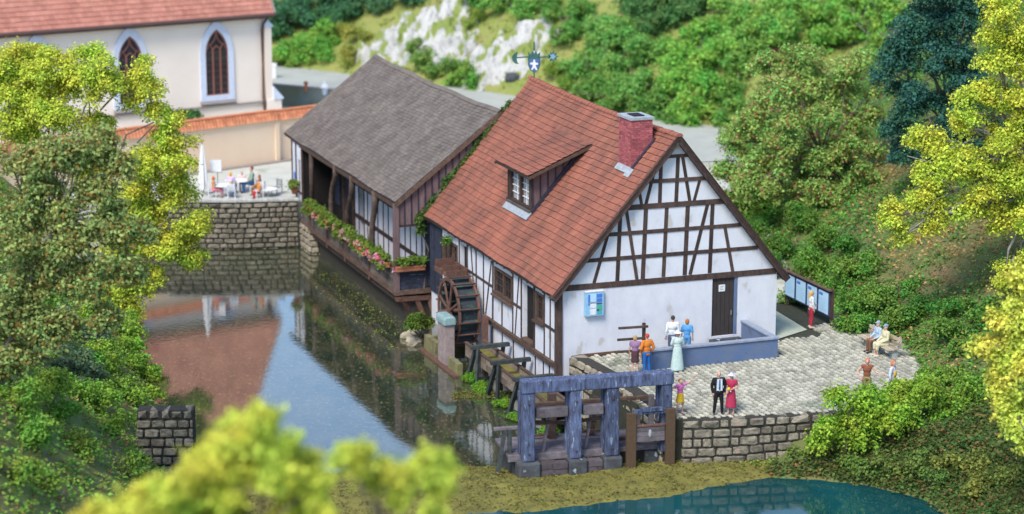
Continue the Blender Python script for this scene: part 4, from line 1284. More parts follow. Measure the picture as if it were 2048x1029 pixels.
for nm, bx_ in (('trough_floor', (0, 1.0, 0, 1.6, 0, .07)), ('trough_side', (-.06, 0, .5, 1.6, -.03, .2)), ('trough_side', (1.0, 1.06, -.05, 1.6, -.03, .32)), ('trough_end', (0, 1.0, -.06, 0, -.03, .26)), ('trough_end', (0, 1.0, 1.6, 1.66, -.03, .5)), ('trough_gate', (.05, .95, .75, .8, .07, .34))):
    MB().box(*bx_).build(nm, M['rust'], t)
# piers for the axle
t = thing('wheel_pier', 'pinkish concrete pier with rounded pale teal cap in front of the water wheel', 'pier', h2w(-1.82, 9.55, -2.9), YAW)
MB().box(-.24, .24, -.5, .5, 0, 2.3).build('post', M['pinkconcrete'], t)
mb = MB()
prof = [(-.31, 2.3), (.31, 2.3), (.31, 2.6), (.22, 2.72), (-.22, 2.72), (-.31, 2.6)]
mb.prism(prof, -.6, .6, lambda a, b, e: (a, e, b))
o = mb.build('cap', M['tealcap'], t)
bv = o.modifiers.new('soft', 'BEVEL'); bv.width = .07; bv.segments = 3
t = thing('wheel_pit_wall', 'low lichen-covered stone wall around the wheel pit at the waterline', 'wall', h2w(-1.95, 9.5, -2.9), YAW)
MB().box(-.12, .14, .95, 2.6, 0, 1.15).build('wall_piece', M['lichen'], t)
MB().box(-.12, .14, -2.3, -.95, 0, .95).build('wall_piece', M['lichen'], t)
MB().box(-.4, -.16, -2.6, 2.7, 0, .47).build('footing', M['rust'], t)
MB().box(.15, 1.9, 2.55, 2.85, 0, 1.0).build('wall_piece', M['lichen'], t)
MB().box(1.45, 1.6, -1.7, -1.2, 0, 2.9).build('pit_timber', M['rust'], t)

# ------------------------------------------------------------------ flume on trestles
fl_ = thing('flume', 'open wooden flume of pale planks leading from the sluice to the wheel', 'flume', h2w(-1.05, 0, -1.7), YAW)
FY0, FY1 = -3.6, 7.7
n = 4
for k in range(n):
    ya, yb = FY0 + (FY1 - FY0) * k / n, FY0 + (FY1 - FY0) * (k + 1) / n - .02
    for sx in (-.48, .42):
        MB().box(sx, sx + .07, ya, yb, 0.0, .3).build('side_plank', M['flumewood'], fl_)
        MB().box(sx + .003, sx + .065, ya, yb, .31, .6).build('side_plank', M['flumewood'], fl_)
        MB().box(sx - .04, sx + .11, ya, yb, .605, .66).build('edge_strip', M['wood'], fl_)
    MB().box(-.41, .42, ya, yb, 0.02, .08).build('floor_plank', M['flumewood'], fl_)
mb = MB(); mb.add([(-.4, FY0, .3), (.42, FY0, .3), (.42, FY1, .3), (-.4, FY1, .3)], [(0, 1, 2, 3)]); mb.build('running_water', M['moss'], fl_)
for k, (y, lab) in enumerate(((5.6, 'dark timber trestle of the flume, nearest the water wheel'), (2.9, 'dark timber trestle of the flume, middle of the three'), (0.1, 'dark timber trestle of the flume, nearest the sluice'))):
    t = thing('trestle', lab, 'trestle', h2w(-1.05, y, -2.7), YAW, 'trestles carrying the flume')
    MB().beam((-.85, 0.9, 0), (-.7, 0, 1.85), .17, .15).build('leg', M['darktrestle'], t)
    MB().beam((.75, 0.9, 0), (.62, 0, 1.85), .17, .15).build('leg', M['darktrestle'], t)
    MB().beam((-.72, -.15, 0), (-.62, -.1, 1.85), .13, .13).build('leg', M['darktrestle'], t)
    MB().box(-.95, .9, -.12, .1, 1.86, 2.03).build('crossbar', M['darktrestle'], t)
    MB().beam((-.8, .75, .22), (.75, .75, .22), .12, .12).build('tie', M['darktrestle'], t)

# ------------------------------------------------------------------ sluice frame
SO = Vector((-1.46, -10.35, -2.15))
SA = math.atan2(1.36, 5.85)
sluice = thing('sluice_frame', 'big blue-grey timber sluice frame standing on the mossy weir', 'sluice', SO, SA)
SW = 5.95
def sl_box(name, x0, x1, y0, y1, z0, z1, m, bev=0.03):
    o = MB().box(x0, x1, y0, y1, z0, z1).build(name, M[m], sluice)
    if bev:
        b_ = o.modifiers.new('worn edges', 'BEVEL'); b_.width = bev; b_.segments = 2
    return o
sl_box('top_beam', -.1, SW + .02, -.02, .5, 3.62, 4.13, 'bluewood', .05)
for xa, xb in ((-.06, .42), (1.82, 2.28), (3.26, 3.78), (5.48, 5.92)):
    sl_box('post', xa, xb, .02, .42, .88, 3.62, 'bluewood', .05)
    sl_box('rear_post', xa - .06, xa + .2, .46, .72, .9, 3.6, 'bluewood')
for xa, xb in ((.5, 1.78), (2.36, 3.2)):
    sl_box('cross_rail', xa, xb, .2, .5, 2.55, 2.95, 'purplewood')
sl_box('rear_rail', .2, 5.5, 1.9, 2.05, 2.5, 2.66, 'wood')
# walkway behind
for k in range(5):
    sl_box('walkway_plank', -.55, 5.5, .55 + k * .46, .55 + k * .46 + .43, .92 + .01 * (k % 2), 1.04 + .01 * (k % 2), 'purplewood', .015)
sl_box('walkway_edge', -.55, 5.5, .46, .545, .78, 1.06, 'purplewood', .015)
# footings
for k, (xa, xb, m_) in enumerate(((-.25, .62, 'darkstone'), (1.75, 2.5, 'darkstone'), (3.15, 3.9, 'darkstone'), (4.9, 5.5, 'darkstone'))):
    sl_box('footing_stone', xa, xb, -.12 + (.4 if k == 3 else 0), .6, -.4, .87, m_, .08)
sl_box('side_wall', -.25, .3, .62, 3.6, -.5, .85, 'darkstone', .06)
rgf = random.Random(2)
for xa, xb in ((.66, 1.72), (2.53, 3.12)):
    for r_ in range(4):
        s = xa
        while s < xb - .05:
            e = min(xb, s + rgf.uniform(.35, .6))
            if xb - e < .15: e = xb
            o = MB().box(s + .008, e - .008, .0 - rgf.uniform(0, .03), .4, -.2 + r_ * .24 + .008, -.2 + (r_ + 1) * .24 - .008).build('brick', M['footbrick'], sluice)
            s = e
sl_box('opening_shade', 3.95, 5.45, .45, .5, -.4, .9, 'dark', 0)  # solid black panel painting the shade between the footings
# lifting gate
sl_box('gate_rail', 4.02, 4.4, -.22, -.06, -.35, 2.62, 'brownrail', .01)
sl_box('gate_rail', 5.6, 5.97, -.24, -.08, -.2, 2.72, 'brownrail', .01)
sl_box('gate_footing', 5.5, 5.86, -.3, -.02, -.18, .22, 'terracotta', .04)
sl_box('gate_bar', 4.3, 5.62, -.14, .02, 2.52, 2.72, 'bluewood', .02)
sl_box('gate_bar', 4.6, 5.5, -.2, -.02, 2.64, 2.8, 'bluewood', .02)
sl_box('gate_stem', 4.92, 5.14, -.12, .0, 1.9, 3.3, 'purplewood', .02)
for r_ in range(3):
    sl_box('gate_board', 4.42, 5.58, -.13, -.03, 1.42 + r_ * .2, 1.42 + r_ * .2 + .19, 'purplewood', .01)
sl_box('gate_strap', 4.42, 5.6, -.16, -.02, 2.03, 2.1, 'rust', .01)
MB().ell((4.98, -.14, 1.75), (.07, .03, .16)).build('gate_bolt', M['lead'], sluice, smooth=True)
for k, (xa, xb, z_) in enumerate(((.5, 1.82, 2.3), (2.28, 3.26, 2.2), (3.78, 5.48, 1.35))):
    o = MB().beam((xa, .62, z_), (xb, .62, z_ + (-.12, .1, .05)[k]), .1, .12).build('thin_rail', M['wood'], sluice)
for xa in (.9, 2.6, 4.6):
    MB().beam((xa, .75, 1.0), (xa + .25, .75, 2.5), .1, .1).build('slanted_brace', M['purplewood'], sluice)
for xa in (.18, 2.05, 3.52, 5.7):
    for z_ in (3.2, 1.2):
        MB().ell((xa, .0, z_), (.045, .03, .045), 5, 8).build('bolt', M['timber'], sluice)
# side guard rail on the left
sl_box('guard_rail', -1.05, -.05, .7, .85, 2.0, 2.14, 'purplewood')
MB().beam((-.95, .78, .0), (-.6, .78, 2.0), .14, .14).build('guard_post', M['darktrestle'], sluice)
sl_box('guard_post', -.5, -.34, .7, .85, .9, 2.0, 'darktrestle')
# stair-like frame behind the posts
for k, (z, y) in enumerate(((1.6, 2.4), (2.1, 2.6), (1.2, 2.2))):
    MB().beam((.4, y + .1, z), (1.9, y + .1, z), .1, .09).build('rear_rung', M['wood'], sluice)
    MB().beam((2.6, y - .1, z + .1), (3.6, y - .1, z + .1), .1, .09).build('rear_rung', M['wood'], sluice)
MB().beam((1.65, 2.3, .4), (1.65, 2.3, 2.9), .3, .3).build('rear_column', M['timber'], sluice)
MB().beam((3.2, 2.4, .6), (3.5, 2.4, 2.6), .24, .2).build('rear_column', M['timber'], sluice)

# ------------------------------------------------------------------ parapet on the courtyard
par = thing('stair_parapet', 'low blue-grey rendered parapet in front of the mill door', 'parapet', (0, 0, 0), YAW)
MB().box(2.85, 8.9, -3.18, -2.98, -.05, .86).build('front_panel', M['parapet'], par)
MB().box(8.7, 8.9, -2.98, -.02, -.05, .86).build('side_panel', M['parapet'], par)
MB().box(2.8, 8.96, -3.24, -2.93, .86, .93).build('coping', M['parapetcap'], par)
MB().box(8.65, 8.95, -2.93, -.02, .86, .932).build('coping', M['parapetcap'], par)
MB().box(2.78, 3.0, -3.22, -2.96, -.05, .858).build('end_pier', M['parapet'], par)
t = thing('wooden_railing', 'short weathered wooden railing with three bars beside the orange-jacketed man', 'railing', h2w(1.9, -2.3, 0), YAW)
for k, z in enumerate((.72, 1.25, 1.75)):
    MB().beam((-.05 - .05 * (2 - k), 0, z), (1.3, 0, z - .04), .07, .1).build('rail', M['crooked'], t)
MB().box(1.1, 1.22, .05, .17, 0, 1.85).build('post', M['crooked'], t)

# ------------------------------------------------------------------ notice board
nb = thing('notice_board', 'long wooden notice board with four blue panels at the foot of the slope', 'notice board', h2w(13.45, .65, 0), YAW)
BL = 4.45
for y in (0.04, 2.2, BL - .06):
    MB().box(.06, .18, y - .06, y + .06, -.2, 1.75).build('post', M['timber'], nb)
MB().box(.0, .055, 0, BL, .46, 1.66).build('backboard', M['timber'], nb)
MB().beam((-.05, -.1, 1.72), (-.05, BL + .1, 1.7), .17, .05).build('rain_strip', M['wood'], nb)
for k in range(4):
    a, b = .06 + k * 1.1, .06 + k * 1.1 + 1.03
    p_ = MB().box(-.035, -.002, a, b, .5, 1.6).build('panel_frame', M['frameblue'], nb)
    MB().box(-.045, -.036, a + .06, b - .06, .55, 1.55).build('panel', M['lightblue'], p_)
    MB().box(-.052, -.046, b - .45, b - .12, 1.34, 1.46).build('heading', M['blueprint'], p_)
    for j in range(6):
        w = .5 + .3 * random.random()
        MB().box(-.05, -.0455, b - .12 - w, b - .12, 1.18 - j * .095, 1.2 - j * .095).build('print_line', M['boxblue'], p_)
t = thing('rubbish_bin', 'small dark bin standing at the near end of the blue notice board', 'bin', h2w(13.7, .25, 0))
MB().tube([(0, 0, 0), (0, 0, .5)], [.2, .26], 12).build('bin_body', M['timber'], t)
MB().tube([(0, 0, .5), (0, 0, .54)], [.28, .28], 12).build('bin_rim', M['batten'], t)

# ------------------------------------------------------------------ bench
be = thing('park_bench', 'slatted park bench with grey concrete feet at the courtyard edge', 'bench', h2w(13.15, -5.2, 0), YAW)
for k in range(3):
    MB().box(-.02 + k * .17, .12 + k * .17, 0, 2.75, .42, .47).build('seat_slat', M['slat'], be)
for k in range(2):
    o = MB().beam((.56 + k * .05, 0, .62 + k * .2), (.56 + k * .05, 2.75, .62 + k * .2), .05, .14).build('back_slat', M['slat'], be)
for y in (.22, 2.5):
    MB().box(.0, .48, y - .1, y + .1, .3, .415).build('foot', M['concrete'], be)
    MB().box(.26, .5, y - .12, y + .12, 0, .3).build('foot', M['concrete'], be)
    MB().beam((.5, y, .3), (.68, y, .92), .08, .08).build('back_support', M['concrete'], be)

# ================================================================== CHURCH
CH_A = math.atan2(.553, .833)
church = thing('church', 'cream church with pointed windows and a pale red tiled roof', 'church', (-18.6, 57.0, 0.2), CH_A)
MB().box(-26, 0, 0, 11.0, -.5, 7.9).build('wall', M['churchwall'], church)
MB().box(-26.02, .03, -.06, .0, -.5, 1.82).build('base_wall', M['churchbase'], church)
MB().prism([(-26.02, 1.82), (.1, 1.82), (.1, 1.94), (-26.02, 1.94)], -.2, .0, lambda a, b, e: (a, e, b)).build('string_course', M['ledge'], church)
EZ = 7.95
upc = Vector((0, 6.0, 10.0)).normalized()
Sc = math.hypot(6.0, 10.0)
tile_roof('roof_tiles', (-26.3, -.5, EZ - .12), (1, 0, 0), upc, 26.95, Sc, 34, .32, .045, M['pinktile'], church, 41)
MB().prism([(-.52, EZ - .2), (5.5, EZ + 9.83), (11.6, EZ - .2)], -26.25, .6, lambda a, b, e: (e, a, b)).build('roof_body', M['deck'], church)
mb = MB(); mb.add([(-26.3, 5.5, EZ + 9.95), (.65, 5.5, EZ + 9.95), (.65, 11.7, EZ - .2), (-26.3, 11.7, EZ - .2)], [(0, 1, 2, 3)]); mb.build('rear_roof', M['pinktile'], church)
MB().tube([(-26.3, -.62, EZ - .2), (.62, -.62, EZ - .2)], .13, 8).build('gutter', M['gutter'], church)
MB().box(-26.2, .55, -.5, 0, EZ - .42, EZ - .22).build('eave_board', M['gutter'], church)
MB().beam((.62, -.55, EZ - .1), (.62, 5.5, EZ + 9.9), .1, .25).build('verge_board', M['ledge'], church)
MB().tube([(.15, -.5, EZ - .35), (-.1, -.25, EZ - .8), (-.16, -.16, EZ - 1.2), (-.16, -.16, 2.2), (-.16, -.24, 1.9), (-.16, -.24, -.3)], .095, 8).build('downpipe', M['gutter'], church, smooth=True)
b_ = MB().box(.02, .5, -.25, 1.0, -.4, 6.9).build('buttress', M['churchbase'], church)
MB().prism([(.0, 6.9), (.62, 6.9), (.62, 7.0), (.0, 7.6)], -.3, 1.05, lambda a, b, e: (a, e, b)).build('buttress_cap', M['bluewhite'], b_)
MB().box(.02, 1.1, -.35, 1.1, -.4, 2.0).build('buttress_foot', M['churchwall'], b_)
MB().prism([(.5, 2.0), (1.22, 2.0), (1.22, 2.1), (.5, 2.9)], -.42, 1.15, lambda a, b, e: (a, e, b)).build('buttress_slope', M['bluewhite'], b_)

def arch(w, z0, zs, n=7):
    """pointed arch outline, base z0, spring zs, width w"""
    pts = [(-w / 2, z0), (w / 2, z0)]
    r = w * 1.12
    cx = w / 2 - r
    amax = math.acos(-cx / r)
    for k in range(n + 1):
        a = amax * k / n
        pts.append((cx + r * math.cos(a), zs + r * math.sin(a)))
    for k in range(n - 1, -1, -1):
        a = amax * k / n
        pts.append((-cx - r * math.cos(a), zs + r * math.sin(a)))
    return pts
for k, wx in enumerate((-3.5, -9.68, -16.0, -22.2)):
    f = lambda a, b, e, wx=wx: (wx + a, e, b)
    o_, i_ = arch(2.45, 2.25, 5.35), arch(1.66, 2.62, 5.45)
    w_ = MB().ring(o_, i_, -.13, .0, f).build('window', M['bluewhite'], church)
    MB().prism(arch(1.68, 2.6, 5.45), -.02, -.012, f).build('glass', M['glass'], w_)
    for a in (-.27, .27):
        MB().box(wx + a - .05, wx + a + .05, -.075, -.025, 2.62, 5.7).build('mullion', M['tracery'], w_)
    rim = [q for q in arch(1.6, 2.62, 5.45)]
    MB().ring(arch(1.66, 2.61, 5.45), arch(1.52, 2.7, 5.45), -.07, -.025, f).build('tracery_rim', M['tracery'], w_)
    mb = MB()
    for sx in (-1, 1):
        mb.tube([(wx + sx * .27, -.05, 5.65), (wx + sx * .45, -.05, 5.95), (wx + sx * .1, -.05, 6.35), (wx, -.05, 6.85)], .04, 5)
        mb.tube([(wx + sx * .75, -.05, 5.6), (wx + sx * .5, -.05, 6.05), (wx + sx * .27, -.05, 5.65)], .04, 5)
        mb.tube([(wx + sx * .0, -.05, 5.65 + .25), (wx + sx * .27, -.05, 5.66)], .04, 5)
    mb.build('tracery', M['tracery'], w_)
    for j in range(7):
        MB().box(wx - .76, wx + .76, -.04, -.022, 2.95 + j * .42, 2.975 + j * .42).build('glazing_bar', M['gutter'], w_)
    MB().prism([(-.25, 2.12), (.02, 2.32), (.02, 2.05), (-.25, 2.05)], -1.25, 1.25, lambda a, b, e, wx=wx: (wx + e, a, b)).build('window_sill', M['ledge'], w_)
t = thing('hydrangea_bush', 'small green bush between the garden wall and the church ledge', 'shrub', at(366, 232, 52.0) - Vector((0, 0, 1.0)))
o = link('foliage', foliage_mesh('foliage', [((0, 0, .8), .7), ((.6, 0, .9), .6), ((-.4, .1, .6), .5)], 91, M['leaf'], .16, .05, 8, .08), t); o.color = (.08, .2, .05, 1)

# garden wall with tiled coping
GW_A = math.atan2(4.5, 5.36)
gw = thing('garden_wall', 'peach rendered garden wall with orange tiled coping behind the café', 'wall', (-15.56, 45.93, .2), GW_A)
MB().box(-24, -1.25, 0, .4, -.3, 2.62).build('wall_panel', M['peach'], gw)
MB().box(-1.2, 8.0, .22, .6, -.3, 2.55).build('wall_panel', M['peach'], gw)
MB().box(-1.45, -1.15, -.07, .55, -.3, 2.6).build('pilaster', M['peach'], gw)
MB().box(-24, 7, -.5, -.02, -.3, .06).build('footing', M['ledge'], gw)
for x0, L_, yo, zo in ((-24, 22.7, -.17, 2.58), (-1.3, 9.3, .05, 2.5)):
    mb = MB(); rg = random.Random(4)
    for sd in (0, 1):
        x = x0
        while x < x0 + L_:
            for c in range(2):
                y0 = yo + (c * .17 if sd == 0 else .74 - c * .17)
                y1 = yo + ((c + 1) * .17 + .04 if sd == 0 else .74 - (c + 1) * .17 - .04)
                zz_ = zo + c * .28
                n = 4
                vs_ = []
                for k in range(n + 1):
                    t_ = PI * k / n
                    for yy, z_ in ((y0, zz_), (y1, zz_ + .33)):
                        vs_.append((x + .115 - math.cos(t_) * .11, yy, z_ + .06 * math.sin(t_) + rg.uniform(-.01, .01)))
                mb.add(vs_, [(k * 2, k * 2 + 1, k * 2 + 3, k * 2 + 2) for k in range(n)])
            x += .235
    mb.build('coping_tiles', M['orangetile'], gw, kind='stuff')
    MB().tube([(x0, yo + .37, zo + .6), (x0 + L_, yo + .37, zo + .6)], .1, 8).build('ridge_tile', M['orangetile'], gw)
    MB().box(x0, x0 + L_, yo + .05, yo + .69, zo - .0, zo + .12).build('coping_bed', M['peach'], gw)

# low wall by the lane behind the church, lamp and stumps
lw = thing('lane_wall', 'low olive grey wall along the lane behind the grey roof', 'wall', (-19.6, 67.3, .2), math.atan2(-2.3, 4.2))
MB().box(-1, 6.5, 0, .35, -.3, 1.45).build('wall_panel', M['oliveramp'], lw)
MB().box(-1.02, 6.52, -.05, .4, 1.45, 1.53).build('coping', M['ledge'], lw)
t = thing('stump_post', 'small terracotta ball post on the low lane wall', 'post', at(612, 176, 65.6))
MB().tube([(0, 0, -.3), (0, 0, .25)], [.13, .11], 8).build('post', M['terracotta'], t)
MB().ell((0, 0, .33), .16).build('ball', M['terracotta'], t, smooth=True)
t = thing('street_lamp', 'white street lamp standing beside the lane behind the grey roof', 'street lamp', at(650, 218, 64.0))
MB().tube([(0, 0, -.6), (0, 0, .25)], [.17, .14], 8).build('foot', M['terracotta'], t)
MB().tube([(0, 0, .25), (0, 0, 1.0)], [.07, .06], 8).build('pole', M['greymetal'], t)
MB().tube([(0, 0, 1.0), (0, 0, 1.5)], [.13, .24], 6).build('lantern', M['bluewhite'], t)
MB().tube([(0, 0, 1.5), (0, 0, 1.62), (0, 0, 1.85)], [.32, .28, .06], 8).build('lamp_cap', M['white'], t)
MB().ell((0, 0, 1.9), .08).build('finial', M['white'], t)
t = thing('utility_box', 'white box with a red mark standing at the lane end beside the church corner', 'box', at(545, 162, 80))
MB().box(-.25, .3, -.2, .2, 0, 1.1).build('box_body', M['white'], t)
MB().box(-.28, .34, -.24, .24, 1.1, 1.35).build('box_lid', M['white'], t)
MB().box(-.12, .0, -.22, -.2, .45, .75).build('red_mark', M['terracotta'], t)

# ------------------------------------------------------------------ café on the square
t = thing('parasol', 'tall closed white parasol standing at the café terrace edge', 'parasol', (-19.75, 34.4, .2))
MB().tube([(0, 0, 0), (0, 0, 3.1)], .035, 8).build('pole', M['greymetal'], t)
mb = MB(); n = 14; lv = [(.35, .2), (.8, .27), (1.5, .24), (2.2, .17), (2.7, .1), (3.05, .03)]
vs_ = []
for z, r in lv:
    for k in range(n):
        a = 2 * PI * k / n; q = r * (1.0 if k % 2 else .68)
        vs_.append((q * math.cos(a), q * math.sin(a), z))
mb.add(vs_, [(i * n + k, i * n + (k + 1) % n, (i + 1) * n + (k + 1) % n, (i + 1) * n + k) for i in range(len(lv) - 1) for k in range(n)])
mb.build('canopy', M['whitecloth'], t)
MB().tube([(0, 0, 0), (0, 0, .12)], [.3, .27], 12).build('base', M['concrete'], t)
t = thing('menu_sign', 'white signboard on a thin pole beside the closed white parasol', 'sign', (-19.12, 35.0, .2))
MB().tube([(.12, 0, 0), (.12, 0, 1.3)], .025, 6).build('pole', M['greymetal'], t)
MB().box(-.3, .36, -.05, .05, 1.25, 1.95).build('board', M['white'], t)
MB().box(-.33, .39, -.06, .06, 1.22, 1.26).build('frame_edge', M['greymetal'], t)

def cafe_table(label, loc):
    t = thing('cafe_table', label, 'table', loc, group='white café tables')
    MB().tube([(0, 0, .7), (0, 0, .74)], [.52, .52], 24).build('tabletop', M['white'], t)
    MB().tube([(0, 0, .04), (0, 0, .7)], .045, 8).build('leg', M['white'], t)
    MB().tube([(0, 0, 0), (0, 0, .05)], [.3, .22], 14).build('foot', M['white'], t)
    return t
cafe_table('white round café table nearest the closed parasol', (-18.55, 33.75, .2))
cafe_table('white round café table in front of the man in blue jeans', (-17.6, 35.2, .2))
cafe_table('low white round café table nearest the annex', (-15.95, 33.9, -.05))
def cafe_chair(label, loc, rz, m='white'):
    t = thing('cafe_chair', label, 'chair', loc, rz, 'slatted café chairs')
    for k in range(4):
        MB().box(-.22, .22, -.2 + k * .105, -.2 + k * .105 + .085, .43, .455).build('seat_slat', M[m], t)
    for k in range(4):
        MB().box(-.22, .22, .2, .225, .52 + k * .1, .52 + k * .1 + .06).build('back_slat', M[m], t)
    for sx in (-.21, .21):
        MB().beam((sx, .21, 0), (sx, .23, .9), .035, .035).build('leg', M[m], t)
        MB().beam((sx, -.2, 0), (sx, -.2, .43), .035, .035).build('leg', M[m], t)
    return t
CH = [('white chair under the child in blue', (-18.02, 33.5, .2), R(180)), ('white slatted chair under the child in lilac', (-18.2, 34.7, .2), R(150)), ('white chair under the man in jeans', (-16.98, 35.15, .2), R(-75)),
      ('white chair under the girl in red', (-16.5, 33.6, .2), R(-60)), ('white chair under the woman with orange hair', (-19.15, 33.6, .2), R(100)), ('white chair under the brown-clad guest', (-16.45, 34.3, .2), R(-100)),
      ('white chair under the small guest behind the table', (-17.75, 36.0, .2), R(0)), ('empty grey chair beside the girl in red', (-15.55, 34.6, .2), R(-40))]
for lb, lo, a in CH:
    cafe_chair(lb, lo, a, 'white' if 'grey' not in lb else 'greymetal')

# ================================================================== PEOPLE
def remeshed(mb, voxel, name, mats):
    me = mb.mesh('tmp', mats)
    o = bpy.data.objects.new('tmp', me); COL.objects.link(o)
    r_ = o.modifiers.new('r', 'REMESH'); r_.mode = 'VOXEL'; r_.voxel_size = voxel; r_.use_smooth_shade = True
    s_ = o.modifiers.new('s', 'SMOOTH'); s_.iterations = 2; s_.factor = .45
    dg = bpy.context.evaluated_depsgraph_get()
    out = bpy.data.meshes.new_from_object(o.evaluated_get(dg))
    bpy.data.objects.remove(o)
    out.name = name
    out.materials.clear()
    for x in (mats if isinstance(mats, (list, tuple)) else [mats]):
        out.materials.append(x)
    out.polygons.foreach_set('use_smooth', [True] * len(out.polygons))
    return out

def cap(mb, p, q, r0, r1, n=9):
    p, q = Vector(p), Vector(q)
    mb.tube([p, p.lerp(q, .5), q], [r0, (r0 + r1) / 2, r1], n)
    mb.ell(p, r0, 6, n); mb.ell(q, r1, 6, n)

CLOTH = {}
def cloth(c):
    if c not in CLOTH:
        CLOTH[c] = mat('cloth_%d' % len(CLOTH), c, tuple(x * .78 for x in c), scale=14, rough=.85, bump=.12, bscale=40)
    return CLOTH[c]

def person(label, loc, rz, s=1.0, pose=None, top=None, sleeve=1.0, open_top=False, legs=None, skirt=None, dress=None, hair=(.1, .05, .03), hairstyle='short', hat=None, shoes=(.05, .04, .04),
           extras=None, seated=False, wide=1.0, group=None):
    """faces local -y; one continuous body, clothes and hair as its children"""
    J = dict(hip=(0, 0, .95), chest=(0, 0, 1.3), neck=(0, 0, 1.49), head=(0, -.015, 1.63),
             shR=(.185, 0, 1.42), elR=(.245, .02, 1.15), wrR=(.25, -.05, .9), shL=(-.185, 0, 1.42), elL=(-.245, .02, 1.15), wrL=(-.25, -.05, .9),
             hpR=(.09, 0, .92), knR=(.105, -.02, .5), anR=(.11, .02, .08), hpL=(-.09, 0, .92), knL=(-.105, -.02, .5), anL=(-.11, .02, .08))
    J = {k: Vector(v) for k, v in J.items()}
    if seated:
        for k in J:
            if not k.startswith(('kn', 'an')):
                J[k] = J[k] - Vector((0, 0, .4))
        for q, sx in (('R', 1), ('L', -1)):
            J['kn' + q] = Vector((sx * .11, -.45, .53)); J['an' + q] = Vector((sx * .11, -.43, .08))
            J['wr' + q] = Vector((sx * .14, -.32, .62)); J['el' + q] = Vector((sx * .25, -.05, .74))
    for k, v in (pose or {}).items():
        J[k] = Vector(v)
    t = thing('person', label, 'person', loc, rz, group)
    t.scale = (s, s, s)
    up = (J['neck'] - J['hip'])
    hd = J['head']
    W = wide
    mb = MB()
    h = J['hip']; c = J['chest']
    mb.ell(h, (.155 * W, .11 * W, .12)); mb.ell(h.lerp(c, .45), (.135 * W, .095 * W, .16)); mb.ell(c, (.165 * W, .11 * W, .16))
    cap(mb, J['shL'], J['shR'], .06, .06)
    cap(mb, J['neck'] - Vector((0, 0, .04)), hd - Vector((0, 0, .04)), .055, .05)
    mb.ell(hd, (.076, .094, .115), 9, 12); mb.ell(hd + Vector((0, -.05, -.07)), (.05, .045, .045))
    mb.tube([hd + Vector((0, -.085, .02)), hd + Vector((0, -.115, -.02))], [.012, .02], 6)
    for sx in (-1, 1):
        mb.ell(hd + Vector((sx * .078, .005, -.01)), (.016, .024, .034), 5, 6)
    for q in 'RL':
        cap(mb, J['sh' + q], J['el' + q], .055 * W, .041); cap(mb, J['el' + q], J['wr' + q], .042, .028)
        cap(mb, J['hp' + q], J['kn' + q], .088 * W, .056); cap(mb, J['kn' + q], J['an' + q], .056, .036)
        a = J['an' + q]
        cap(mb, a + Vector((0, .03, -.035)), a + Vector((0, -.15, -.045)), .042, .034)
        d = (J['wr' + q] - J['el' + q]).normalized()
        cap(mb, J['wr' + q], J['wr' + q] + d * .075, .03, .036)
    body = remeshed(mb, .025, 'body', M['skin'])
    b = link('body', body, t)
    # fingers, thumb, eyes: fine pieces on the continuous body
    fm_ = MB()
    for q, sx in (('R', 1), ('L', -1)):
        d = (J['wr' + q] - J['el' + q]).normalized()
        sd = d.cross(Vector((0, 1, .2)));
        sd = sd.normalized() if sd.length > .1 else Vector((1, 0, 0))
        nn = sd.cross(d).normalized()
        p0 = J['wr' + q] + d * .09
        for k, ln in enumerate((.07, .08, .075, .058)):
            o_ = sd * ((k - 1.5) * .019)
            fm_.tube([p0 + o_, p0 + o_ * 1.15 + d * ln * .55 + nn * .006, p0 + o_ * 1.1 + d * ln + nn * .026], [.0105, .0095, .007], 5)
        fm_.tube([J['wr' + q] + d * .03 + sd * .025, J['wr' + q] + d * .075 + sd * .055 + nn * .01, J['wr' + q] + d * .11 + sd * .058 + nn * .018], [.013, .011, .008], 5)
    fm_.build('fingers', M['skin'], b, smooth=True)
    em = MB()
    for sx in (-1, 1):
        em.ell(hd + Vector((sx * .03, -.083, .015)), (.012, .01, .008), 5, 6)
    em.build('eyes', M['eye'], b)
    MB().ell(hd + Vector((0, -.093, -.06)), (.024, .008, .007), 5, 6).build('mouth', M['terracotta'], b)
    # hair
    if hair:
        hm = MB()
        hm.ell(hd + Vector((0, .025, .035)), (.088, .093, .1), 8, 12)
        if hairstyle == 'long':
            cap(hm, hd + Vector((0, .06, .0)), hd + Vector((0, .1, -.24)), .085, .05)
        elif hairstyle == 'bob':
            hm.ell(hd + Vector((0, .035, -.02)), (.098, .085, .11), 8, 12)
        elif hairstyle == 'bun':
            hm.ell(hd + Vector((0, .12, .03)), .05)
        hm2 = remeshed(hm, .016, 'hair', cloth(hair))
        link('hair', hm2, t)
    if hat:
        c_, kind = hat
        hm = MB()
        if kind == 'cap':
            hm.ell(hd + Vector((0, .01, .06)), (.092, .105, .085), 8, 12); hm.ell(hd + Vector((0, -.09, .05)), (.07, .08, .014), 6, 10)
        else:
            hm.ell(hd + Vector((0, .01, .075)), (.09, .1, .085), 8, 14); hm.ell(hd + Vector((0, .01, .05)), (.2, .21, .018), 6, 18)
        link('hat', remeshed(hm, .018, 'hat', cloth(c_)), t)
    def torso(mb, g, low=True):
        if low: mb.ell(h + Vector((0, 0, -.02)), (.155 * W + g, .112 * W + g, .12 + g))
        mb.ell(h.lerp(c, .45), (.14 * W + g, .1 * W + g, .17)); mb.ell(c, (.168 * W + g, .115 * W + g, .155 + g))
        cap(mb, J['shL'], J['shR'], .06 + g, .06 + g)
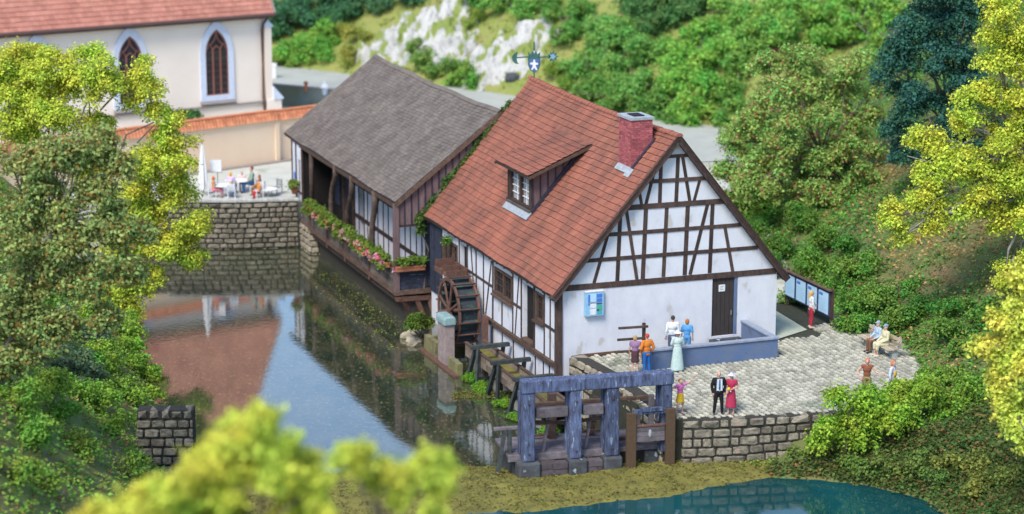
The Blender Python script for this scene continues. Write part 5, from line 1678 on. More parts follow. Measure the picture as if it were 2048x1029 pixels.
    if top or dress:
        mb = MB(); g = .018
        torso(mb, g)
        for q in 'RL':
            if sleeve > 0:
                f1 = min(1, sleeve * 2)
                cap(mb, J['sh' + q], J['sh' + q].lerp(J['el' + q], f1), .058 * W + g, .044 + g)
                if sleeve > .5:
                    cap(mb, J['el' + q], J['el' + q].lerp(J['wr' + q], (sleeve - .5) * 2), .045 + g, .032 + g)
        link('jacket' if sleeve > .8 else 'top', remeshed(mb, .027, 'top', cloth(top or dress)), t)
    if legs:
        col, ln = legs
        mb = MB(); g = .016
        mb.ell(h, (.158 * W + g, .115 * W + g, .11))
        for q in 'RL':
            cap(mb, J['hp' + q], J['kn' + q], .09 * W + g, .06 + g)
            if ln > .5:
                cap(mb, J['kn' + q], J['kn' + q].lerp(J['an' + q], (ln - .5) * 2 * .92), .06 + g, .048 + g)
        link('trousers', remeshed(mb, .027, 'trousers', cloth(col)), t)
    if skirt or dress:
        col, hem, flare = (skirt if skirt else (dress, .35, .2))
        mb = MB()
        if seated:
            cap(mb, h, h + Vector((0, -.1, 0)), .17 * W, .17 * W)
            for q in 'RL':
                cap(mb, J['hp' + q], J['kn' + q], .12 * W, .09)
                cap(mb, J['kn' + q], J['kn' + q] + Vector((0, 0, -.2)), .09, .08)
        else:
            mb.tube([(h.x, h.y, h.z + .14), (h.x, h.y, h.z), (h.x, h.y, (h.z + hem) / 2), (h.x, h.y, hem)], [.14 * W, .175 * W, .16 + flare * .4, .17 + flare * .6], 18, flat_=.8)
        link('skirt', remeshed(mb, .03, 'skirt', cloth(col)), t)
    if shoes:
        mb = MB()
        for q in 'RL':
            a = J['an' + q]
            cap(mb, a + Vector((0, .035, -.03)), a + Vector((0, -.155, -.04)), .05, .042)
        link('shoes', remeshed(mb, .018, 'shoes', cloth(shoes)), t)
    if extras:
        extras(t, J)
    return t

YR = math.degrees(YAW)
def hp(x, y, z=0.02):
    return h2w(x, y, z)
def suit_front(t, J):
    MB().prism([(-.1, 1.46), (.1, 1.46), (.115, 1.0), (-.115, 1.0)], -.165, -.135, lambda a, b, e: (a, e, b)).build('shirt', cloth((.62, .7, .8)), t)
    MB().prism([(-.02, 1.45), (.02, 1.45), (.033, 1.07), (0, 1.02), (-.033, 1.07)], -.18, -.167, lambda a, b, e: (a, e, b)).build('tie', cloth((.03, .07, .16)), t)
    MB().box(-.025, .025, -.15, -.135, .965, .99).build('buckle', M['greymetal'], t)
person('bald man in black suit and blue tie standing at the courtyard wall', hp(2.92, -9.85), R(8), 1.02, dict(elR=(.27, .03, 1.16), wrR=(.24, -.02, .9), elL=(-.27, .03, 1.16), wrL=(-.24, -.02, .9), knR=(.13, -.02, .5), anR=(.16, .02, .08), knL=(-.13, -.02, .5), anL=(-.16, .02, .08)),
       top=(.018, .018, .02), sleeve=1, legs=((.014, .014, .016), 1), hair=None, extras=suit_front, wide=1.12)
def bouquet(t, J):
    MB().ell(J['wrR'] + Vector((-.12, -.06, .03)), .065).build('bouquet', cloth((.8, .6, .02)), t, smooth=True)
    MB().tube([J['wrR'] + Vector((-.1, -.05, 0)), J['wrR'] + Vector((-.03, -.04, -.1))], .02, 6).build('bouquet_stem', M['leaf'], t)
person('woman in long crimson dress and lilac hat holding a yellow bouquet', hp(3.42, -9.95), R(-15), .95, dict(elR=(.25, .02, 1.16), wrR=(.06, -.2, 1.12), elL=(-.24, .02, 1.18), wrL=(-.16, -.16, 1.05)),
       dress=(.42, .035, .09), sleeve=.25, skirt=((.42, .035, .09), .3, .12), hair=(.5, .3, .12), hairstyle='long', hat=((.62, .6, .85), 'brim'), shoes=(.5, .3, .25), extras=bouquet)
person('girl in pink top and yellow skirt with arms stretched out near the sluice', hp(1.5, -9.35), R(35), .84, dict(elR=(.42, -.1, 1.52), wrR=(.58, -.2, 1.72), elL=(-.44, .02, 1.36), wrL=(-.66, .05, 1.26), knR=(.14, -.05, .5), anR=(.18, .05, .09), knL=(-.15, -.06, .5), anL=(-.24, .1, .1)),
       top=(.62, .16, .42), sleeve=.3, skirt=((.72, .45, .03), .62, .08), hair=(.3, .1, .05), hairstyle='bun', shoes=(.55, .3, .25))
person('red-haired man in orange jacket and blue jeans seen from behind', hp(2.55, -3.7), R(180 + 25), 1.02, dict(elR=(.3, .05, 1.16), wrR=(.2, -.08, .95), elL=(-.3, .05, 1.16), wrL=(-.2, -.08, .95)),
       top=(.66, .21, .035), sleeve=1, legs=((.02, .13, .42), 1), hair=(.55, .07, .05), wide=1.08)
person('woman in lilac top and dark skirt beside the orange-jacketed man', hp(2.12, -3.45), R(180 - 10), .97, dict(elL=(-.24, .03, 1.16), wrL=(-.24, -.04, .9)),
       top=(.3, .17, .3), sleeve=.2, skirt=((.09, .04, .05), .55, .02), hair=(.45, .3, .14), hairstyle='bob', shoes=(.5, .3, .25))
person('person in pale flowing robe and white brimmed hat before the blue parapet', hp(3.98, -3.62), R(195), 1.0, dict(elL=(-.26, -.02, 1.18), wrL=(-.14, -.2, 1.02), elR=(.26, -.02, 1.18), wrR=(.14, -.2, 1.05)),
       dress=(.5, .62, .6), sleeve=.85, skirt=((.5, .64, .62), .06, .22), hair=(.5, .3, .2), hairstyle='bob', hat=((.78, .76, .78), 'brim'), wide=1.1)
person('dark-haired man in white shirt behind the blue parapet', hp(4.62, -1.7), R(180 + 8), 1.08, top=(.72, .75, .76), sleeve=.95, legs=((.1, .12, .2), 1), hair=(.06, .05, .04), wide=1.1)
person('auburn-haired person in bright blue shirt behind the parapet', hp(5.3, -1.7), R(180 - 15), .96, top=(.1, .33, .68), sleeve=.45, legs=((.12, .3, .55), 1), hair=(.42, .17, .06), hairstyle='bob')
person('blonde woman in white blouse and red trousers reading the notice board', hp(12.55, .75, 0.03), R(90 + YR - 12), .99, dict(elR=(.2, -.12, 1.2), wrR=(.12, -.2, 1.1), elL=(-.22, -.02, 1.15), wrL=(-.2, -.08, .92)),
       top=(.72, .72, .72), sleeve=.9, legs=((.4, .035, .06), .92), hair=(.66, .4, .12), hairstyle='long', shoes=(.6, .48, .38))
person('seated person in pale blue shirt, grey cap and brown trousers on the bench', hp(13.45, -3.75, .0), R(90 + 180 + YR), 1.02, seated=True, top=(.4, .52, .66), sleeve=.9, legs=((.2, .11, .07), 1), hair=None, hat=((.3, .4, .46), 'cap'))
person('seated person in cream coat and blue-grey hat on the bench', hp(13.45, -4.4, .0), R(90 + 180 + YR), 1.03, seated=True, top=(.62, .58, .38), sleeve=1.0, dress=(.64, .6, .4), skirt=((.64, .6, .4), .3, .1), hair=(.4, .4, .42), hat=((.22, .32, .42), 'cap'), shoes=(.66, .6, .48), wide=1.12)
p = atz(1732, 802); person('woman with orange hair and brown sleeveless top, hands held out, behind the green bush', (p.x, p.y, .02), R(-8), 1.0, dict(elR=(.34, -.04, 1.2), wrR=(.55, -.16, 1.16), elL=(-.38, .02, 1.2), wrL=(-.26, -.2, 1.02)),
       top=(.25, .09, .05), sleeve=0, legs=((.3, .2, .15), 1), hair=(.7, .16, .05), hairstyle='bob')
p = atz(1783, 806); person('red-haired person in white and yellow shirt half hidden behind the bush', (p.x, p.y, .02), R(60), 1.0, top=(.62, .66, .76), sleeve=.7, legs=((.3, .3, .4), 1), hair=(.55, .2, .1), hairstyle='bob',
       extras=lambda t, J: MB().ell((.0, -.1, 1.2), (.12, .07, .16)).build('yellow_bib', cloth((.75, .45, .08)), t, smooth=True))
# café guests
CAFE = [('seated woman with orange hair and pink skirt at the parasol table', (-19.05, 33.55), R(100), .95, dict(top=(.66, .3, .14), sleeve=.1, skirt=((.7, .22, .28), .3, .1), hair=(.72, .2, .05), hairstyle='bob')),
        ('seated child with yellow hair and lilac top at the parasol table', (-18.2, 34.65), R(160), .98, dict(top=(.66, .5, .72), sleeve=.6, legs=((.4, .4, .6), 1), hair=(.8, .42, .06), hairstyle='bob')),
        ('seated child with yellow hair and blue shirt on a white chair', (-18.05, 33.45), R(185), .72, dict(top=(.25, .45, .75), sleeve=.6, legs=((.3, .4, .6), 1), hair=(.8, .48, .05), hairstyle='bob')),
        ('seated man in green shirt and blue jeans at the far café table', (-17.02, 35.1), R(-75), 1.15, dict(top=(.3, .38, .3), sleeve=.7, legs=((.04, .12, .3), 1), hair=(.25, .07, .04))),
        ('seated guest all in brown behind the girl in red', (-16.5, 34.25), R(-100), .92, dict(top=(.42, .15, .08), sleeve=1, legs=((.3, .16, .1), 1), hair=(.4, .14, .06), hairstyle='bob')),
        ('seated girl with yellow hair in orange and red at the low table', (-16.45, 33.55), R(-60), .72, dict(top=(.72, .25, .04), sleeve=.4, legs=((.6, .04, .06), 1), hair=(.85, .5, .03), hairstyle='bob')),
        ('small seated guest with reddish hair behind the far café table', (-17.7, 35.95), R(0), .8, dict(top=(.7, .55, .5), sleeve=.6, legs=((.4, .4, .45), 1), hair=(.6, .24, .16)))]
for lb, (u, v), a, s, kw in CAFE:
    person(lb, (u, v, .2), a, s, seated=True, **kw)

# ================================================================== VEGETATION
YEL = (0.53, 0.62, 0.08)
GRN = (0.1, 0.22, 0.035)
MID = (0.075, 0.165, 0.03)
DRK = (0.035, 0.1, 0.05)
TEAL = (0.05, 0.16, 0.12)
OLV = (0.16, 0.17, 0.06)

def blobs_at(items, m_px=None):
    """(px, py, v, radius in photo pixels[, squash]) -> crown clumps at their real place and size"""
    out = []
    for it in items:
        px, py, v, r = it[:4]
        p = at(px, py, v)
        rm = r * (p - CAM).length / FPX
        out.append((tuple(p), (rm, rm, rm * (it[4] if len(it) > 4 else .85))))
    return out

# yellow-green tree on the left, in front of the church
v = 14
bl = blobs_at([(40, 175, v, 75), (120, 150, v, 70), (205, 165, v - 1, 62), (275, 185, v, 50), (330, 235, v, 42), (20, 250, v, 70), (110, 240, v - 1, 60), (195, 250, v, 42), (60, 120, v + 1, 42), (0, 130, v, 50), (290, 130, v + 1, 22, .6), (180, 112, v + 1, 36, .7),
               (345, 290, v, 45), (360, 330, v - 1, 38), (310, 330, v, 50), (330, 395, v, 60), (375, 460, v, 50), (300, 440, v, 60), (345, 500, v, 55), (385, 520, v, 32), (255, 400, v, 60), (270, 330, v - 1, 40), (300, 560, v, 38, .7), (240, 500, v, 60),
               (230, 570, v - 1, 55), (190, 350, v + 1, 48), (265, 620, v - 1, 32), (235, 650, v - 1, 35), (215, 610, v, 45)])
tb = at(95, 720, 14)
tree('maple_tree', 'tall yellow-green tree with pale branches in front of the church', (tb.x, 14, tz(tb.x, 14)), at(110, 430, 14), bl, YEL, 401, bark='palebark', size=.135, clump=.062, per=8, r0=.26, sprays=9, twigs=1, stride=2)
# dark olive tree nearer on the left
v = -16
bl = blobs_at([(50, 330, v, 60), (130, 320, v, 62), (210, 300, v, 48), (250, 335, v, 40), (90, 400, v, 65), (190, 390, v, 55), (30, 470, v, 75), (130, 480, v, 65), (230, 455, v, 60), (60, 560, v, 75), (160, 570, v, 62), (240, 540, v, 55), (30, 640, v, 75), (0, 400, v, 60),
               (275, 470, v, 35), (110, 650, v, 60), (205, 640, v, 40), (-30, 540, v, 80), (170, 310, v, 50), (20, 730, v, 60)])
tb = at(10, 960, -15)
tree('ash_tree', 'dark olive tree with rusty-tinged twigs at the left edge', (tb.x, -16, tz(tb.x, -16)), at(60, 620, -16), [b for k, b in enumerate(bl) if k not in (13, 17)], (.3, .4, .13), 411, m='leafbrown', size=.145, clump=.075, per=8, r0=.15, fill=.6, stride=4, twigs=2, sprays=12)
# blurred yellow-green tree tops close to the camera: loose sprays
def spray(outline, n, v, r0, r1, seed):
    """small clumps inside a seen outline (top edge given), all of them round the same stem"""
    rg = np.random.default_rng(seed)
    xs = [p[0] for p in outline]; ys = [p[1] for p in outline]
    it = []
    for i in range(n):
        px = rg.uniform(xs[0], xs[-1]); r = rg.uniform(r0, r1)
        top = np.interp(px, xs, ys)
        it.append((px, top + r + (1090 - top) * rg.random() ** 1.7 * .9, v + rg.normal() * .5, r))
    return blobs_at(it)
v = -57
bl = spray([(175, 1015), (230, 985), (300, 955), (345, 945), (385, 890), (430, 880), (470, 815), (540, 800), (570, 850), (620, 900), (655, 960), (665, 1040)], 85, v, 28, 50, 5)
tb = at(470, 1029, -57)
tree('birch_tree', 'blurred yellow-green tree top close to the camera, larger of the two at the bottom', (tb.x, -57, tz(tb.x, -57)), at(480, 1180, -57), bl, (.6, .66, .1), 421, size=.12, clump=.035, per=7, r0=.06, sig=.07, sprays=8, stride=5, twigs=0)
v = -58
bl = spray([(685, 890), (715, 872), (760, 905), (830, 885), (890, 900), (900, 925)], 26, v, 24, 38, 6)
bl = [b for b in bl if b[0][2] > at(800, 1010, v).z] + blobs_at([(770, 950, v, 30), (815, 965, v, 28), (800, 1000, v, 18), (720, 920, v, 28), (850, 925, v, 26)])
tb = at(800, 1029, -58)
tree('birch_tree', 'blurred yellow-green sapling top close to the camera, in front of the mossy weir', (tb.x, -58, tz(tb.x, -58)), at(800, 1060, -58), bl, (.55, .64, .1), 431, size=.12, clump=.03, per=7, r0=.04, sig=.07, sprays=9, stride=3, twigs=0)
# right: yellow-green tree
v = 1
bl = blobs_at([(2010, 40, v, 60), (1985, 110, v, 55), (2045, 110, v, 60), (1965, 190, v, 45), (2030, 200, v, 60), (1935, 255, v, 42), (2000, 280, v, 55), (1880, 290, v + 1, 50), (1840, 285, v + 1, 36), (1905, 335, v, 55), (1960, 360, v, 55), (2035, 350, v, 60), (1850, 395, v, 55), (1800, 430, v, 38),
               (1875, 440, v, 40), (1800, 475, v, 25), (1940, 425, v, 40), (2010, 450, v, 55), (1850, 350, v, 40), (2040, 530, v, 50), (2010, 560, v, 40), (2070, 420, v, 70), (2070, 620, v - 1, 70), (2080, 250, v, 70), (2090, 100, v, 70)])
tb = at(2110, 690, 2)
tree('maple_tree', 'tall yellow-green tree at the right edge above the slope', (tb.x, 2, tz(tb.x, 2)), at(2075, 330, 1), bl, YEL, 441, bark='palebark', size=.13, clump=.066, per=9, r0=.34)
v = -18
bl = blobs_at([(2035, 640, v, 60), (2005, 700, v, 48), (2040, 740, v, 60), (2025, 810, v, 52), (2060, 860, v, 60), (2000, 640, v, 26), (2090, 700, v, 90), (2010, 760, v, 35), (2055, 570, v, 40)])
tb = at(2120, 1000, -18)
tree('lime_sapling', 'soft-focus yellow-green sapling at the lower right edge in front of the bushes', (tb.x, -18, tz(tb.x, -18)), at(2100, 800, -18), bl, (.66, .7, .12), 451, size=.15, clump=.05, per=10, r0=.16)
# teal conifer-like tree and the red-tipped tree on the slope
v = 18
bl = blobs_at([(1870, 25, v, 70), (1810, 60, v, 50), (1930, 60, v, 65), (1860, 110, v, 70), (1790, 140, v, 48), (1930, 150, v, 60), (1830, 200, v, 60), (1790, 250, v, 40), (1890, 230, v, 60), (1800, 310, v, 36), (1860, 310, v, 55), (1930, 310, v, 50), (1950, 240, v, 50), (1900, -30, v, 80), (1960, 0, v, 60)])
tb = at(1905, 500, 19)
tree('fir_tree', 'dark blue-green tree behind the yellow-green tree at upper right', (tb.x, 19, tz(tb.x, 19)), at(1890, 230, 18), bl, TEAL, 461, size=.15, clump=.075, per=9, r0=.3)
v = 27
bl = blobs_at([(1500, 330, v, 60), (1450, 350, v, 42), (1470, 280, v, 45), (1540, 270, v, 55), (1600, 330, v, 60), (1650, 280, v, 55), (1560, 200, v, 50), (1620, 190, v, 55), (1690, 200, v, 52), (1730, 250, v, 48), (1690, 330, v, 50), (1740, 330, v, 45), (1540, 390, v, 40), (1450, 410, v, 32), (1620, 130, v, 45), (1540, 130, v, 42),
               (1700, 130, v, 45), (1760, 170, v, 36), (1755, 400, v, 36), (1660, 390, v, 36), (1580, 110, v, 30), (1500, 230, v, 36), (1725, 430, v, 30), (1650, 430, v, 38), (1600, 415, v, 38), (1490, 410, v, 34), (1700, 460, v, 36), (1560, 330, v, 45), (1640, 350, v, 45), (1690, 270, v, 42)] + [(a, b, v - 3, 42) for a, b in ((1560, 300), (1640, 330), (1600, 250), (1690, 300), (1540, 360), (1620, 390), (1680, 380), (1660, 240), (1580, 200), (1720, 360), (1500, 370))])
tb = at(1690, 560, 22)
tree('hawthorn_tree', 'broad green tree with reddish leaf tips on the slope behind the mill', (tb.x, 26, tz(tb.x, 26)), at(1640, 300, 26), bl, (.29, .48, .12), 471, m='leafred', size=.16, clump=.085, per=8, r0=.14, sprays=8, twigs=1)

# bright trees beyond the lane
def grove(label, name, items, v, color, seed, m='leaf', size=.2, clump=.13, group=None):
    """a tree or bush on the far slope, every clump of it standing just over the ground there"""
    bl = []
    for px, py, r in items:
        g = on_ground(px, py + r * .45, v0=20)
        rm = r * (g - CAM).length / FPX
        bl.append((tuple(at(px, py, g.y)), (rm, rm, rm * .85)))
    c = sum((Vector(b[0]) for b in bl), Vector()) / len(bl)
    zg = tz(c.x, c.y)
    color = tuple(x * 1.95 for x in color)
    return tree(name, label, (c.x, c.y, min(zg, c.z - .5)), c, bl, color, seed, m=m, size=size, clump=clump, per=8, sig=.13, r0=.12, group=group, sprays=9)
GROUP = 'trees beyond the lane'
grove('green bushes filling the bank between the lane and the red-tipped tree', 'hazel_tree', [(1450, 190, 36), (1480, 140, 36), (1440, 240, 26), (1500, 110, 36), (1470, 215, 30)], 45, (.09, .2, .04), 641, group=GROUP)
grove('bright green round tree beyond the lane, nearest the red-tipped tree', 'hazel_tree', [(1390, 120, 62), (1350, 170, 50), (1420, 180, 50), (1380, 230, 48), (1440, 110, 50), (1360, 90, 40), (1410, 70, 40)], 52, (.12, .26, .045), 501, group=GROUP)
grove('mid green bushy tree beyond the lane, left of the bright round tree', 'hazel_tree', [(1240, 80, 60), (1190, 110, 50), (1290, 100, 55), (1230, 150, 50), (1280, 180, 48), (1200, 60, 40), (1160, 140, 36)], 66, (.1, .22, .05), 511, group=GROUP)
grove('low green bush mass beyond the lane above the red ridge', 'hazel_tree', [(1180, 190, 40), (1230, 210, 38), (1290, 235, 40), (1340, 250, 34), (1250, 180, 40), (1320, 210, 40)], 60, (.075, .17, .035), 521, group=GROUP)
grove('dark green tree at the top edge above the chimney', 'hazel_tree', [(1330, 20, 60), (1270, 10, 50), (1390, 10, 50), (1310, 50, 40)], 68, (.055, .13, .04), 531, group=GROUP)
grove('fresh green tree at the top edge above the red-tipped tree', 'hazel_tree', [(1500, 60, 62), (1460, 30, 50), (1560, 70, 55), (1530, 20, 60), (1450, 90, 40), (1600, 30, 55)], 42, (.12, .25, .05), 541, group=GROUP)
grove('light green tree at the top edge beside the dark blue-green tree', 'hazel_tree', [(1660, 40, 58), (1720, 60, 55), (1700, 10, 60), (1760, 100, 42), (1640, 80, 42), (1780, 30, 50)], 36, (.11, .23, .04), 551, group=GROUP)
grove('dark green tree at the top edge behind the church', 'yew_tree', [(590, 20, 62), (650, 15, 55), (560, 60, 45), (620, 45, 45), (690, 30, 36), (540, 20, 40)], 96, (.04, .11, .05), 561, group=GROUP)
grove('bright green bush beyond the lane beside the church corner', 'hazel_tree', [(610, 95, 42), (650, 80, 42), (580, 105, 34), (640, 110, 32), (670, 60, 30)], 88, (.1, .23, .04), 571, group=GROUP)
grove('small green bush in front of the white rocks', 'hazel_tree', [(850, 120, 34), (830, 95, 26), (870, 140, 28), (900, 135, 22)], 80, (.1, .18, .04), 581, group=GROUP)
grove('bright green bush at the foot of the white rocks', 'hazel_tree', [(930, 150, 28), (955, 165, 28), (910, 165, 22)], 77, (.09, .2, .035), 591, group=GROUP)
grove('dark green tree at the top edge left of the rock crest', 'yew_tree', [(760, 5, 40), (820, -8, 40), (720, -5, 40)], 100, (.05, .12, .05), 601, group=GROUP)
grove('bright green tree at the top edge above the right-hand rock', 'hazel_tree', [(1000, 12, 36), (1050, 18, 36), (960, 0, 36), (1090, 5, 36)], 94, (.1, .22, .045), 611, group=GROUP)
grove('green bush at the right end of the white rocks', 'hazel_tree', [(1130, 70, 36), (1150, 30, 40), (1110, 30, 30)], 82, (.08, .19, .04), 621, group=GROUP)

# white limestone outcrops
def rock(label, outline, seed, hgt):
    """a ridged limestone face standing out of the slope; outline: seen (px, py) centres and half sizes of its lobes"""
    ctr = [(on_ground(px, py, v0=40), rx, ry) for px, py, rx, ry in outline]
    base = ctr[0][0]
    t = thing('rock_outcrop', label, 'rock', base)
    for k, (g, rx, ry) in enumerate(ctr):
        D = (g - CAM).length
        wu = rx * D / FPX
        wv = ry * D / FPX / 0.72
        nu_, nv_ = 70, 60
        a_ = np.linspace(-1.2, 1.2, nu_); b_ = np.linspace(-1.2, 1.2, nv_)
        A_, B_ = np.meshgrid(a_, b_)
        u = g.x + A_ * wu; v = g.y + B_ * wv
        ph = seed * 1.7 + k * 2.1
        edge = 1 - np.sqrt(A_ ** 2 + B_ ** 2) + .22 * np.sin(A_ * 5 + ph) * np.sin(B_ * 4 + ph) + .1 * np.sin(A_ * 13 + ph * 2) + .08 * np.sin(B_ * 17 + A_ * 6)
        w = u * 1.25 + v * .35 + .5 * np.sin(v * 1.1 + ph)
        rid = 1 - np.abs(np.sin(w * 1.05 + ph)) + .5 * (1 - np.abs(np.sin(w * 2.7 + v * .8))) + .25 * (1 - np.abs(np.sin(w * 6.1 - v * 2.3))) + .2 * np.sin(v * 3.1 + u)
        step = .25 * np.floor((v - g.y) * 1.1 + .6 * np.sin(u * .9 + ph)) / 2
        z = terrain_z(u.ravel(), v.ravel()).reshape(u.shape) + np.clip(edge * 3.0, -1, 1) * hgt * (.35 + .5 * rid) + np.where(edge > 0, step * .35, 0)
        z += np.random.default_rng(seed + k).normal(size=z.shape) * .045
        P_ = np.stack([u - base.x, v - base.y, z - base.z], axis=-1).reshape(-1, 3)
        ii = np.arange(nu_ * nv_).reshape(nv_, nu_)
        ff = np.stack([ii[:-1, :-1], ii[:-1, 1:], ii[1:, 1:], ii[1:, :-1]], axis=-1).reshape(-1, 4)
        me = bpy.data.meshes.new('rock_face'); me.from_pydata(P_.tolist(), [], ff.tolist())
        me.materials.append(M['rock'])
        link('rock_face', me, t)
    return t
rock('tall white limestone outcrop above the lane, ridged and mossy', [(865, 62, 85, 48), (900, 95, 55, 50), (780, 95, 70, 30)], 3, 1.0)
rock('lower white limestone outcrop to the right above the lane', [(1020, 110, 95, 50), (1075, 80, 50, 30), (985, 145, 60, 26)], 5, .85)
t = thing('pool_boulder', 'small dark bluish boulder at the foot of the right-hand white rocks', 'rock', on_ground(1025, 162, v0=40))
rgk = np.random.default_rng(3)
m_ = MB(); m_.ell((0, 0, .2), (.6, .4, .45), 7, 10); m_.build('boulder', M['darkstone'], t)

# bushes over the slopes, each clump of a bush at its place on the ground
def bush(label, items, color, seed, m='leaf', name='bush', group=None, base=-9.0, v0=-40, size=.125, clump=.058, cat='bush', v=None):
    rg = np.random.default_rng(seed)
    gs = []
    for px, py, r in items:
        g = on_ground(px, py + r * .5, v0=v0, base=base) if v is None else at(px, py + r * .5, v)
        gs.append((g, r * (g - CAM).length / FPX))
    c = sum((g for g, s in gs), Vector()) / len(gs)
    o = Vector((c.x, c.y, tz(c.x, c.y)))
    t = thing(name, label, cat, o, group=group)
    bl, st = [], MB()
    for g, s in gs:
        q = g - o
        for k in range(4):
            e = rg.normal(size=3) * s * .4
            rr = s * (.42 + .25 * rg.random())
            bl.append(((q.x + e[0], q.y + e[1] * .7, q.z + s * .5 + e[2] * .5), (rr, rr, rr * .85)))
        for k in range(3):
            limb(st, q + Vector((0, 0, -.2)), q + Vector((rg.normal() * .3 * s, rg.normal() * .3 * s, s * .8)), .03, .012, rg, n=3, sides=5)
    f = link('foliage', foliage_mesh('foliage', bl, seed + 1, M[m], size, clump, 8, .085, .4), t)
    f.color = (color[0] * 1.3, color[1] * 1.06, color[2], 1)
    st.build('stem', M['bark'], t, kind='stuff')
    return t
bush('green bush on the slope tucked against the right verge of the red roof', [(1480, 400, 48), (1460, 440, 36), (1550, 380, 36), (1540, 430, 52)], (.11, .29, .05), 701)
bush('dense green bush at the foot of the slope just left of the notice board', [(1500, 470, 48), (1530, 510, 42), (1570, 490, 52), (1560, 540, 40)], (.085, .24, .045), 702)
bush('big green bush on the slope right above the notice board', [(1620, 530, 55), (1640, 590, 48), (1600, 590, 40), (1690, 545, 50)], (.12, .31, .055), 703)
bush('green bush below the red-tipped tree, highest on the slope', [(1650, 480, 48), (1600, 440, 48), (1700, 500, 38)], (.09, .25, .045), 704)
bush('rounded green bush behind the right end of the notice board', [(1700, 610, 50), (1720, 650, 40), (1680, 650, 34)], (.1, .29, .05), 705)
bush('rounded green bush right behind the bench sitters', [(1760, 600, 52), (1790, 640, 48), (1830, 615, 42), (1800, 580, 36)], (.12, .31, .06), 706)
bush('green bush on the slope right of the bench beside the yellow-green tree', [(1900, 620, 42), (1940, 650, 46), (1890, 660, 38), (1960, 690, 38), (1920, 700, 34), (1970, 620, 32)], (.09, .26, .05), 707)
bush('bright green bush covering the right end of the courtyard wall', [(1690, 810, 50), (1655, 845, 42), (1720, 845, 56), (1690, 880, 46), (1735, 810, 46), (1640, 885, 36), (1765, 835, 50), (1710, 800, 36)], (.22, .46, .055), 708, v=-9.6)
bush('bright green bush in front of the two people waving on the courtyard', [(1745, 795, 40), (1805, 782, 42), (1835, 800, 44), (1770, 800, 40), (1790, 830, 54), (1765, 885, 44), (1845, 780, 36), (1830, 860, 46)], (.19, .42, .055), 709, v=-8.8)
bush('green bush at the courtyard corner nearest the lower right sapling', [(1880, 792, 48), (1930, 800, 48), (1910, 830, 46), (1985, 830, 44), (1885, 855, 52), (1960, 850, 44), (1940, 890, 40)], (.15, .35, .05), 710, v=-7.8)
bush('low green bush closing the right end of the paved courtyard', [(1860, 750, 30), (1900, 755, 34), (1945, 765, 36), (1985, 780, 34)], (.14, .33, .055), 735)
bush('dark green bush on the bank right below the courtyard wall', [(1700, 930, 32), (1640, 905, 26), (1590, 905, 20), (1545, 915, 18)], (.14, .27, .06), 711)
bush('dark green bush low on the bank above the teal pool', [(1760, 940, 34), (1830, 935, 40), (1870, 965, 32)], (.11, .22, .055), 712)
bush('olive green bush on the bank at the lower right corner', [(1900, 925, 40), (1960, 930, 40), (1950, 975, 38), (2010, 950, 42)], (.17, .25, .06), 713)
bush('bright green bush hanging over the mill pond below the yellow-green tree', [(250, 660, 42), (215, 720, 50), (270, 730, 38), (180, 640, 42)], (.2, .42, .06), 714)
bush('green bush on the left bank just above the stone abutment', [(265, 790, 40), (200, 800, 48), (290, 850, 26), (230, 860, 44)], (.18, .4, .06), 715)
bush('green bush at the left edge beside bare pinkish soil', [(40, 800, 62), (60, 870, 56), (100, 760, 56)], (.15, .34, .055), 716)
bush('low green bush at the bottom left behind the blurred tree top', [(160, 890, 44), (240, 930, 42)], (.12, .27, .05), 717)
bush('broad bright green bush at the left edge below the olive tree', [(30, 640, 50), (90, 610, 46), (20, 700, 46)], (.16, .4, .06), 731)
bush('green bush halfway down the left bank', [(150, 770, 46), (130, 830, 44), (180, 730, 40)], (.14, .36, .055), 732)
bush('light green bush leaning out over the pond edge', [(285, 745, 30), (255, 690, 34), (300, 790, 26), (230, 640, 30)], (.22, .46, .06), 733)
bush('low green bush in the bottom left corner', [(30, 950, 50), (90, 960, 46)], (.17, .34, .06), 734)
bush('dark blue-green bush under the olive tree', [(60, 690, 50), (110, 650, 50), (180, 670, 42), (140, 730, 42), (190, 750, 34)], (.1, .19, .12), 718)
bush('grassy bush on the bank left of the tall white rock', [(700, 110, 30), (720, 75, 28), (690, 60, 26)], (.26, .36, .08), 719, v0=60)
bush('low green bush at the far lane edge beside the church', [(560, 120, 26), (585, 130, 18)], (.2, .36, .07), 720, v0=60)
bush('green bush between the two white rocks and the weathervane', [(1110, 140, 26), (1130, 165, 26), (1090, 180, 18)], (.17, .34, .06), 721, v0=60)
bush('low green bush at the foot of the white rocks above the lane', [(760, 150, 20), (800, 140, 18), (1060, 185, 16)], (.22, .36, .07), 722, v0=60)
bush('green bush on the crest between the two white rocks', [(960, 30, 24), (940, 50, 20)], (.2, .36, .07), 723, v0=60)
def plant(label, p, s, c, kind, name='plant', cat='plant', g=None):
    shrub(label, p, s, c, kind, 'leaf', name, g, cat)
plant('moss-green clump on the rocks left of the water wheel', h2w(-1.9, 13.4, -2.1), .95, (.12, .2, .035), 1)
plant('bright green weed at the foot of the flume beside the wheel', h2w(-1.9, 6.3, -2.6), .5, (.16, .36, .04), 2, 'water_weed')
plant('bright green weed between the first two flume trestles', h2w(-1.9, 4.3, -2.6), .55, (.16, .36, .04), 3, 'water_weed')
plant('bright green weed between the last two flume trestles', h2w(-1.9, 1.9, -2.6), .5, (.17, .37, .04), 4, 'water_weed')
plant('bright green weed behind the blue sluice posts', h2w(-1.6, -3.0, -2.6), .62, (.16, .34, .05), 0, 'water_weed')
plant('bright green weed under the flume beside the sluice', h2w(-2.0, -.2, -2.6), .42, (.17, .37, .05), 1, 'water_weed')
